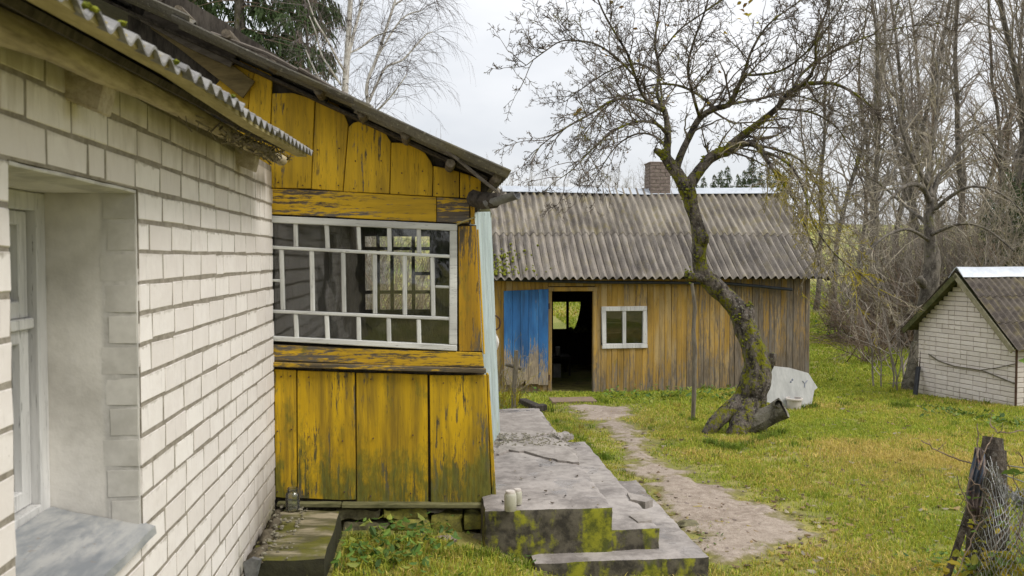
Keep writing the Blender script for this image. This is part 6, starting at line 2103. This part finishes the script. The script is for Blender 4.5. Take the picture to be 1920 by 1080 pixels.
build_birch()
sp3 = copy_tree(spr); x, y = at_px(372, 30); sp3.location = (x, y, gz(x, y)); sp3.rotation_euler = (0, 0, 5.1); sp3.scale = (.95, .95, 1.0); tag(sp3, 'leftmost dark spruce showing over the grey cover boards of the house', 'tree')
# the yard's own spruces behind the photographer, seen only as the dark reflection in the porch panes
for i, (x, y, s) in enumerate(((-1.5, -13, .62), (2.2, -15, .7), (5.6, -17, .6), (9.5, -22, .7))):
    q = copy_tree(spr); q.location = (x, y, gz(x, y)); q.rotation_euler = (0, 0, i * 1.7); q.scale = (s * 1.5, s * 1.5, s); tag(q, 'dark spruce standing across the yard, mirrored in the porch panes', 'tree', 'spruces mirrored in the porch panes')
larch = grow_tree('bare_tree', 105, 15, .12, ('bark_grey', 'twig_brown'), 52, SP_A, .15, .2, .2)
x, y = at_px(600, 28); plant(larch, x, y, 1.0, 2, 'slender brown-twigged bare tree between the spruces and the birch', 'tree')

# gnarled orchard tree behind the brick outbuilding, arching pale shoots
def build_old_tree():
    rg = random.Random(401); d0 = 19.0; s = d0 / F
    x, y = at_px(1738, d0); t = thing('old_fruit_tree', 'gnarled bare fruit tree with pale arching shoots behind the brick outbuilding', 'tree', (x, y, gz(x, y)))
    L = [[(1732, 690, 42, 0), (1736, 600, 36, 0), (1743, 540, 33, 0), (1749, 490, 28, 0), (1744, 450, 21, 0), (1742, 410, 16, 0), (1746, 370, 12, 0)], [(1738, 540, 18, 0), (1728, 528, 15, -.1), (1722, 520, 12, -.1)],
         [(1744, 380, 12, 0), (1728, 350, 9, -.2), (1700, 348, 7, -.5), (1670, 372, 5, -.8), (1640, 410, 3, -1)], [(1746, 375, 11, 0), (1762, 330, 9, .2), (1786, 300, 7, .2), (1806, 262, 5, .2), (1838, 248, 4, .1), (1862, 275, 3, 0), (1880, 320, 2, 0)],
         [(1746, 370, 11, 0), (1740, 320, 9, .3), (1752, 260, 7, .5), (1758, 190, 5, .6), (1760, 120, 3, .7)], [(1745, 400, 9, 0), (1780, 370, 7, -.5), (1820, 350, 5, -.9), (1870, 360, 4, -1.2), (1920, 400, 3, -1.4), (1950, 450, 2, -1.5)],
         [(1742, 420, 9, 0), (1715, 400, 6, .4), (1690, 380, 5, .8), (1650, 345, 4, 1), (1620, 330, 2, 1.2)], [(1742, 350, 8, 0), (1712, 300, 6, -.2), (1690, 240, 5, -.3), (1680, 170, 3, -.4)],
         [(1746, 440, 7, -.1), (1800, 420, 5, -.8), (1850, 430, 4, -1.2), (1900, 470, 3, -1.4)], [(1740, 450, 7, -.1), (1700, 430, 5, -.8), (1650, 450, 4, -1.2), (1610, 500, 3, -1.4), (1590, 560, 2, -1.5)]]
    tk, cr = MB(), MB()
    spec = [(8, .13, -.16, 7, .42, .7, 4), (5, .18, -.08, 4, .5, .8, 3), (3, .22, -.03, 0, 0, 0, 3)]
    spu = [(7, .12, .12, 6, .4, .7, 4), (5, .2, .05, 4, .5, .8, 3), (3, .22, 0, 0, 0, 0, 3)]
    for li, q in enumerate(L):
        P, R = smooth_path([PD(px, py, d0 + dz) for px, py, wd, dz in q], [wd * s / 2 for px, py, wd, dz in q], 5); tk.tube(P, R, 10, True, .06, rg)
        if li < 2: continue
        acc = 0
        for i in range(1, len(P)):
            acc += (P[i] - P[i - 1]).length
            while acc > .24:
                acc -= .24 * rg.uniform(.6, 1.4); dd = (P[i] - P[i - 1]).normalized(); sd = rvec(rg); sd = (sd - dd * sd.dot(dd)).normalized(); a = rg.uniform(.5, 1.2)
                twig(cr, P[i], (dd * math.cos(a) + sd * math.sin(a)).normalized(), rg.uniform(.7, 1.9), max(.006, R[i] * .4), rg, 0, spec if rg.random() < .6 else spu)
    mk('trunk', tk, M['bark_grey'], t, smooth='full'); mk('crown', cr, M['twig_pale'], t)


build_old_tree()


def grow_scrub(seed, H, n, mat, spr=.5, name='bare_shrub'):
    rg = random.Random(seed); t = bpy.data.objects.new(name, None); COL.objects.link(t); mb = MB()
    spec = [(7, .10, -.05, 8, .40, .6, 4), (5, .18, .0, 4, .5, .7, 3), (3, .22, 0, 0, 0, 0, 3)]
    for _ in range(n):
        az = rg.uniform(0, 6.28); a = abs(rg.gauss(0, spr)); p = Vector((rg.gauss(0, .35), rg.gauss(0, .35), -.1))
        twig(mb, p, Vector((math.cos(az) * math.sin(a), math.sin(az) * math.sin(a), math.cos(a))), H * rg.uniform(.55, 1.15), rg.uniform(.012, .026), rg, 0, spec)
    me = mb.mesh('stems'); me.materials.append(M[mat]); o = bpy.data.objects.new('stems', me); COL.objects.link(o); o.parent = t
    return t


scr = [grow_scrub(501, 4.2, 30, 'twig_grey'), grow_scrub(502, 3.4, 30, 'twig_brown', .7), grow_scrub(503, 5.0, 26, 'twig_pale', .45)]
spots = [(1585, 27, 1, .7), (1632, 25, 0, 1.1), (1660, 24, 1, 1.0), (1690, 25, 2, 1.0), (1720, 24, 0, 1.1), (1760, 23, 1, 1.1), (1800, 23, 0, 1.1), (1840, 22, 2, 1.0), (1880, 22, 0, 1.0), (1925, 21, 1, 1.1),
         (1610, 32, 2, 1.0), (1665, 31, 0, 1.2), (1715, 31, 1, 1.3), (1765, 30, 2, 1.2), (1815, 29, 0, 1.3), (1865, 29, 1, 1.3), (1915, 28, 2, 1.2), (1640, 20, 1, .55),  (690, 24, 2, 1.0), (730, 25, 0, 1.1), (775, 23, 1, 1.0), (810, 25, 2, 1.0), (650, 26, 0, 1.1), (1960, 24, 0, 1.2), (2000, 22, 2, 1.2)]
for px, dep, k, s in spots:
    x, y = at_px(px, dep); plant(scr[k], x, y, s, rgT.uniform(0, 6.28), 'bare tangled shrub at the foot of the wood right of the shed', 'shrub', 'bare shrubs along the wood edge')
# thin sapling clump by the left corner of the outbuilding
sap = grow_scrub(504, 2.6, 9, 'twig_grey', .22, 'sapling'); x, y = at_px(1688, 15.4); plant(sap, x, y, 1.0, 1, 'clump of thin bare saplings left of the brick outbuilding', 'sapling')
# heap of brown brushwood
bh = MB(); rg = random.Random(9); c = PG(1668, 648)
for _ in range(500):
    p = c + Vector((rg.gauss(0, .9), rg.gauss(.3, .6), abs(rg.gauss(0, .28)))); d = Vector((rg.gauss(0, 1), rg.gauss(0, 1), rg.gauss(0, .3))).normalized() * rg.uniform(.2, .7); bh.tube([p - d, p + rvec(rg) * .04, p + d], [.008, .008, .003], 3, False)
mk('brushwood_heap', bh, M['twig_brown'], label='low heap of brown cut brushwood at the wood edge', cat='brushwood')
# ------------------------------------------------------------------ grass, weeds, leaf litter
def blocked(x, y):
    if -1.6 < x < .30 and y > 5.2 and y < 8.8: return True
    if .15 < x < 1.18 and 5.0 < y < 8.6: return True
    if 1.0 < x < 1.46 and 5.0 < y < 7.6: return True
    if .64 < x < 1.70 and 4.92 < y < 6.76: return True
    if x < -.94 and y < 8.8: return True
    if x < -.5 and 4.4 < y < 5.4: return True
    if .9 < x < 6.8 and 15.0 < y < 19.3: return True
    return False


def fnoise(x, y, s, o): return noise.noise(Vector((x * s, y * s, o)))


def _base(*q): return [PG(*k) for k in q]


BASES = []
for (p_, q_, per, lm) in (((1325, 832), (1375, 846), 40, 2.0), ((1375, 846), (1470, 812), 34, 2.0), ((1292, 790), (1304, 790), 40, 2.2), ((1432, 770), (1528, 766), 26, 2.0), ((1115, 745), (1515, 744), 9, 2.0), ((930, 735), (1030, 735), 12, 2.2),
                          ((1718, 762), (1905, 798), 14, 2.4), ((640, 1012), (900, 1010), 30, 2.0), ((640, 1075), (1050, 1078), 12, 1.8), ((905, 1040), (1050, 1062), 34, 1.8), ((1330, 1062), (1190, 905), 12, 1.5), ((1190, 905), (1040, 790), 12, 1.6), ((940, 775), (1020, 780), 20, 2.2), ((1680, 762), (1715, 766), 30, 2.4)):
    a_, b_ = PG(*p_), PG(*q_); BASES.append((a_.x, a_.y, b_.x, b_.y, per, lm))
BASES.append((2.55, 4.6, 2.95, 4.3, 60, 3.0))


def build_grass():
    rs = np.random.RandomState(3)
    bands = [(3.6, 8.0, 6200, .0040, .036), (8.0, 12.0, 3200, .0055, .038), (12.0, 17.0, 1500, .0085, .045), (17.0, 27.0, 520, .015, .06), (27.0, 44.0, 110, .034, .11)]
    V, Fc, C = [], [], []
    nv = 0
    for y0, y1, dens, wd, ln in bands:
        xl0 = -1.0; xr = lambda y: y * .80 + .6
        area_x1 = y1 * .80 + 2.2
        x_lo = -1.0 if y1 < 12 else (.5 if y1 < 20 else 5.0)
        n = int((area_x1 - x_lo) * (y1 - y0) * dens)
        xs = rs.uniform(x_lo, area_x1, n); ys = rs.uniform(y0, y1, n)
        keep = xs < ys * .80 + 2.2
        xs, ys = xs[keep], ys[keep]
        gxs, gys, gzs, cols, lens = [], [], [], [], []
        for x, y in zip(xs, ys):
            if blocked(x, y): continue
            k = fnoise(x, y, 1.3, 7.7); k2 = fnoise(x, y, .45, 1.7); k3 = fnoise(x, y, 5.0, 3.3)
            pv = on_path(x, y) if y < 16 else -9
            if pv > .02 and rs.rand() > (.012 if fnoise(x, y, 3.4, 11.) < .34 else .5): continue
            if pv > -.16 and rs.rand() > .35 + .65 * min(1, max(0, -pv / .16)): continue
            if y < 27 and k3 * .6 + k * .4 < -.20 and rs.rand() < .7: continue     # thin spots
            # where it is lush and where it has gone to straw
            dry = .30 + .95 * k2 + .65 * k + .35 * k3
            x_, y_ = x, y
            x, y = x + 1.6 * k + 1.2 * k2, y + 1.8 * k2 - 1.4 * k
            lush = math.exp(-((x - 4.1) ** 2 + (y - 10.6) ** 2) / 3.2) + .8 * math.exp(-((x - 2.2) ** 2) / .5 - ((y - 9.5) ** 2) / 3.5)
            dry -= .55 * lush
            dry += .42 * math.exp(-((x - 5.2) / 2.0) ** 2 - ((y - 7.6) / 2.2) ** 2) 
            x, y = x_, y_
            if y > 12.5: dry -= .22 + .3 * min(1, (y - 12.5) / 3)
            if y > 30: dry += .0
            r = rs.rand()
            if r < dry * .85 - .05: c = (.50, .385, .12) if rs.rand() < .6 else (.44, .37, .08)
            elif r < .25 + dry * .6: c = (.40, .385, .05)
            elif rs.rand() < .5: c = (.22, .29, .028)
            else: c = (.34, .36, .05)
            v = .84 + .66 * rs.rand()
            gxs.append(x); gys.append(y); gzs.append(gz(x, y)); cols.append((c[0] * v, c[1] * v, c[2] * v, 1)); lens.append(ln * (.5 + .9 * rs.rand()) * (1.0 + .5 * max(0, k)) * (.65 if pv > -.25 else 1.0) * (1.15 if y < 5.2 and x < .6 else 1.0))
        # tussocks, and longer growth left standing against trunks, walls, posts and steps
        cen = []
        if y0 < 17:
            for _ in range(int((area_x1 - x_lo) * (y1 - y0) * 1.6)): cen.append((rs.uniform(x_lo, area_x1), rs.uniform(y0, y1), rs.uniform(.02, .07), int(rs.randint(10, 34)), 1.5 + rs.rand()))
            for (ax, ay, bx_, by_, per, lm) in BASES:
                Lg = math.hypot(bx_ - ax, by_ - ay)
                for _ in range(int(Lg * per) + 1):
                    t = rs.rand(); yy = ay + (by_ - ay) * t
                    if y0 <= yy < y1: cen.append((ax + (bx_ - ax) * t, yy, .035, int(rs.randint(8, 22)), lm * (.7 + .6 * rs.rand())))
        for cx, cy, sg, nb_, lm in cen:
            v0 = .6 + .5 * rs.rand(); cc = ((.16, .24, .026), (.22, .29, .03), (.40, .35, .07))[int(rs.choice(3, p=(.45, .35, .2)))]
            for _ in range(nb_):
                x, y = cx + rs.normal(0, sg), cy + rs.normal(0, sg)
                if blocked(x, y) or (y < 16 and on_path(x, y) > -.02 and lm < 9): continue
                v = v0 * (.75 + .5 * rs.rand()); gxs.append(x); gys.append(y); gzs.append(gz(x, y)); cols.append((cc[0] * v, cc[1] * v, cc[2] * v, 1)); lens.append(ln * lm * (.6 + .7 * rs.rand()))
        m = len(gxs)
        if not m: continue
        P = np.stack([gxs, gys, gzs], 1); Ln = np.array(lens)[:, None]
        az = rs.uniform(0, 2 * np.pi, m); sd = np.stack([np.cos(az), np.sin(az), np.zeros(m)], 1)
        ba = rs.uniform(0, 2 * np.pi, m); bend = rs.uniform(.15, 1.35, m); bd = np.stack([np.cos(ba) * bend, np.sin(ba) * bend, np.ones(m)], 1)
        w_ = wd * rs.uniform(.6, 1.25, m)[:, None]
        mid = P + Ln * .55 * np.stack([bd[:, 0] * .35, bd[:, 1] * .35, np.ones(m)], 1)
        tip = P + Ln * np.stack([bd[:, 0], bd[:, 1], np.clip(1.15 - bend * .45, .3, 1.2)], 1)
        v4 = np.stack([P - sd * w_ - [0, 0, .012], P + sd * w_ - [0, 0, .012], mid + sd * w_ * .7, mid - sd * w_ * .7, tip], 1).reshape(-1, 3)
        idx = np.arange(m)[:, None] * 5 + nv
        V.append(v4); Fc.append((idx, m)); C.append(np.repeat(np.array(cols, dtype=np.float32), 5, 0)); nv += m * 5
    V = np.concatenate(V); C = np.concatenate(C)
    I = np.concatenate([i for i, m in Fc])[:, 0]
    nb = len(I)
    me = bpy.data.meshes.new('grass')
    me.vertices.add(len(V)); me.vertices.foreach_set('co', V.astype(np.float32).ravel())
    quads = np.stack([I, I + 1, I + 2, I + 3], 1); tris = np.stack([I + 3, I + 2, I + 4], 1)
    loops = np.concatenate([quads.ravel(), tris.ravel()])
    me.loops.add(len(loops)); me.loops.foreach_set('vertex_index', loops.astype(np.int32))
    me.polygons.add(nb * 2)
    st = np.concatenate([np.arange(nb) * 4, nb * 4 + np.arange(nb) * 3]); tot = np.concatenate([np.full(nb, 4), np.full(nb, 3)])
    me.polygons.foreach_set('loop_start', st.astype(np.int32)); me.polygons.foreach_set('loop_total', tot.astype(np.int32))
    me.update(calc_edges=True)
    a = me.color_attributes.new('col', 'FLOAT_COLOR', 'POINT'); a.data.foreach_set('color', C.astype(np.float32).ravel())
    me.materials.append(M['grass'])
    o = bpy.data.objects.new('grass', me); COL.objects.link(o)
    tag(o, 'short autumn grass of the yard, green and straw mixed', 'grass', None, 'stuff')
    print('grass blades', nb)


build_grass()


def build_litter():
    rg = random.Random(71); sp = []
    for _ in range(900):
        px, py = rg.uniform(1000, 1920), rg.uniform(800, 1080)
        p = PG(px, py)
        if blocked(p.x, p.y): continue
        sp.append((p + Vector((0, 0, .022 if on_path(p.x, p.y) < 0 else .018)), rg.uniform(.012, .036)))
    for _ in range(160):
        p = PG(rg.uniform(1560, 1910), rg.uniform(690, 830)); sp.append((p + Vector((0, 0, .03)), rg.uniform(.02, .045)))
    leaf_cloud('fallen_leaves', sp, ((.20, .13, .07), (.13, .085, .05), (.30, .21, .10), (.36, .31, .22), (.34, .27, .05)), None, rg, True, kind='stuff', label='fallen brown leaves strewn over the path and grass', cat='leaves')
    sp = [(PZ(rg.uniform(940, 1130), rg.uniform(800, 955), zs1 + .012), rg.uniform(.006, .016)) for _ in range(46)]
    leaf_cloud('leaf_bits', sp, ((.05, .04, .03), (.10, .075, .05), (.20, .16, .09)), None, rg, True, kind='stuff', label='dark leaf bits lying on the porch slab', cat='leaves')
    # broad-leaved weeds: foot of the foundation, along the shed, by the path
    wd = []
    def clump(px, py, n, sx, sy, r, h):
        for _ in range(n):
            p = PG(px + rg.gauss(0, sx), py + rg.gauss(0, sy))
            if blocked(p.x, p.y): continue
            wd.append((p + Vector((0, 0, rg.uniform(.01, h))), r * rg.uniform(.5, 1.3)))
    clump(760, 1030, 240, 60, 22, .026, .17); clump(740, 1000, 70, 40, 8, .03, .2); clump(700, 1060, 120, 60, 14, .024, .11); clump(1010, 1062, 50, 40, 10, .016, .08)
    for px in range(1128, 1400, 13): clump(px, 750 + rg.uniform(-3, 5), 14, 10, 3, .032, .22)
    for px in range(1740, 1920, 14): clump(px, 775 + (px - 1740) * .16, 10, 10, 6, .036, .13)
    clump(1310, 1010, 26, 30, 12, .014, .04); clump(985, 742, 40, 18, 6, .03, .16); clump(1545, 632, 70, 22, 6, .06, .5); clump(1600, 636, 70, 40, 5, .06, .35)
    clump(1770, 1070, 90, 40, 12, .02, .10); clump(1050, 730, 16, 8, 2, .03, .2)
    leaf_cloud('weeds', wd, ((.10, .19, .03), (.15, .24, .04), (.075, .14, .03), (.24, .27, .05)), None, rg, False, kind='stuff', label='low broad-leaved weeds at the foot of walls and fence', cat='weeds')
    # stones and clods on the path
    st = MB()
    for _ in range(420):
        p = PG(rg.uniform(1060, 1540), rg.uniform(765, 1060))
        if on_path(p.x, p.y) < -.05 or blocked(p.x, p.y): continue
        r = rg.uniform(.004, .016) * (1.5 if rg.random() < .08 else 1); st.blob(p + Vector((0, 0, .014)), (r, r * rg.uniform(.7, 1.3), r * .6), rg.random() * 80, 1, .4)
    mk('pebbles', st, M['pebble'], kind='stuff', label='pebbles and clods on the trodden path', cat='pebbles')
    for px, py, r in ((838, 1014, .05), (1362, 1006, .0), (1290, 988, .07), (905, 1012, .05)):
        if not r: continue
        p = PG(px, py); s = MB(); s.blob(p + Vector((0, 0, r * .15)), (r * 1.3, r, r * .5), px, 3, .5, 1.6)
        mk('stone', s, M['stone_grey'] if px != 838 else M['pebble'], label={838: 'pinkish fist-sized stone in the grass below the foundation', 1290: 'flat half-buried stone beside the lowest porch step', 905: 'brown stone in the hole under the porch slab'}[px], cat='stone', smooth='full')


M['pebble'] = plain('path_pebbles', (.12, .09, .075), (.34, .28, .235), 30, .9)
build_litter()
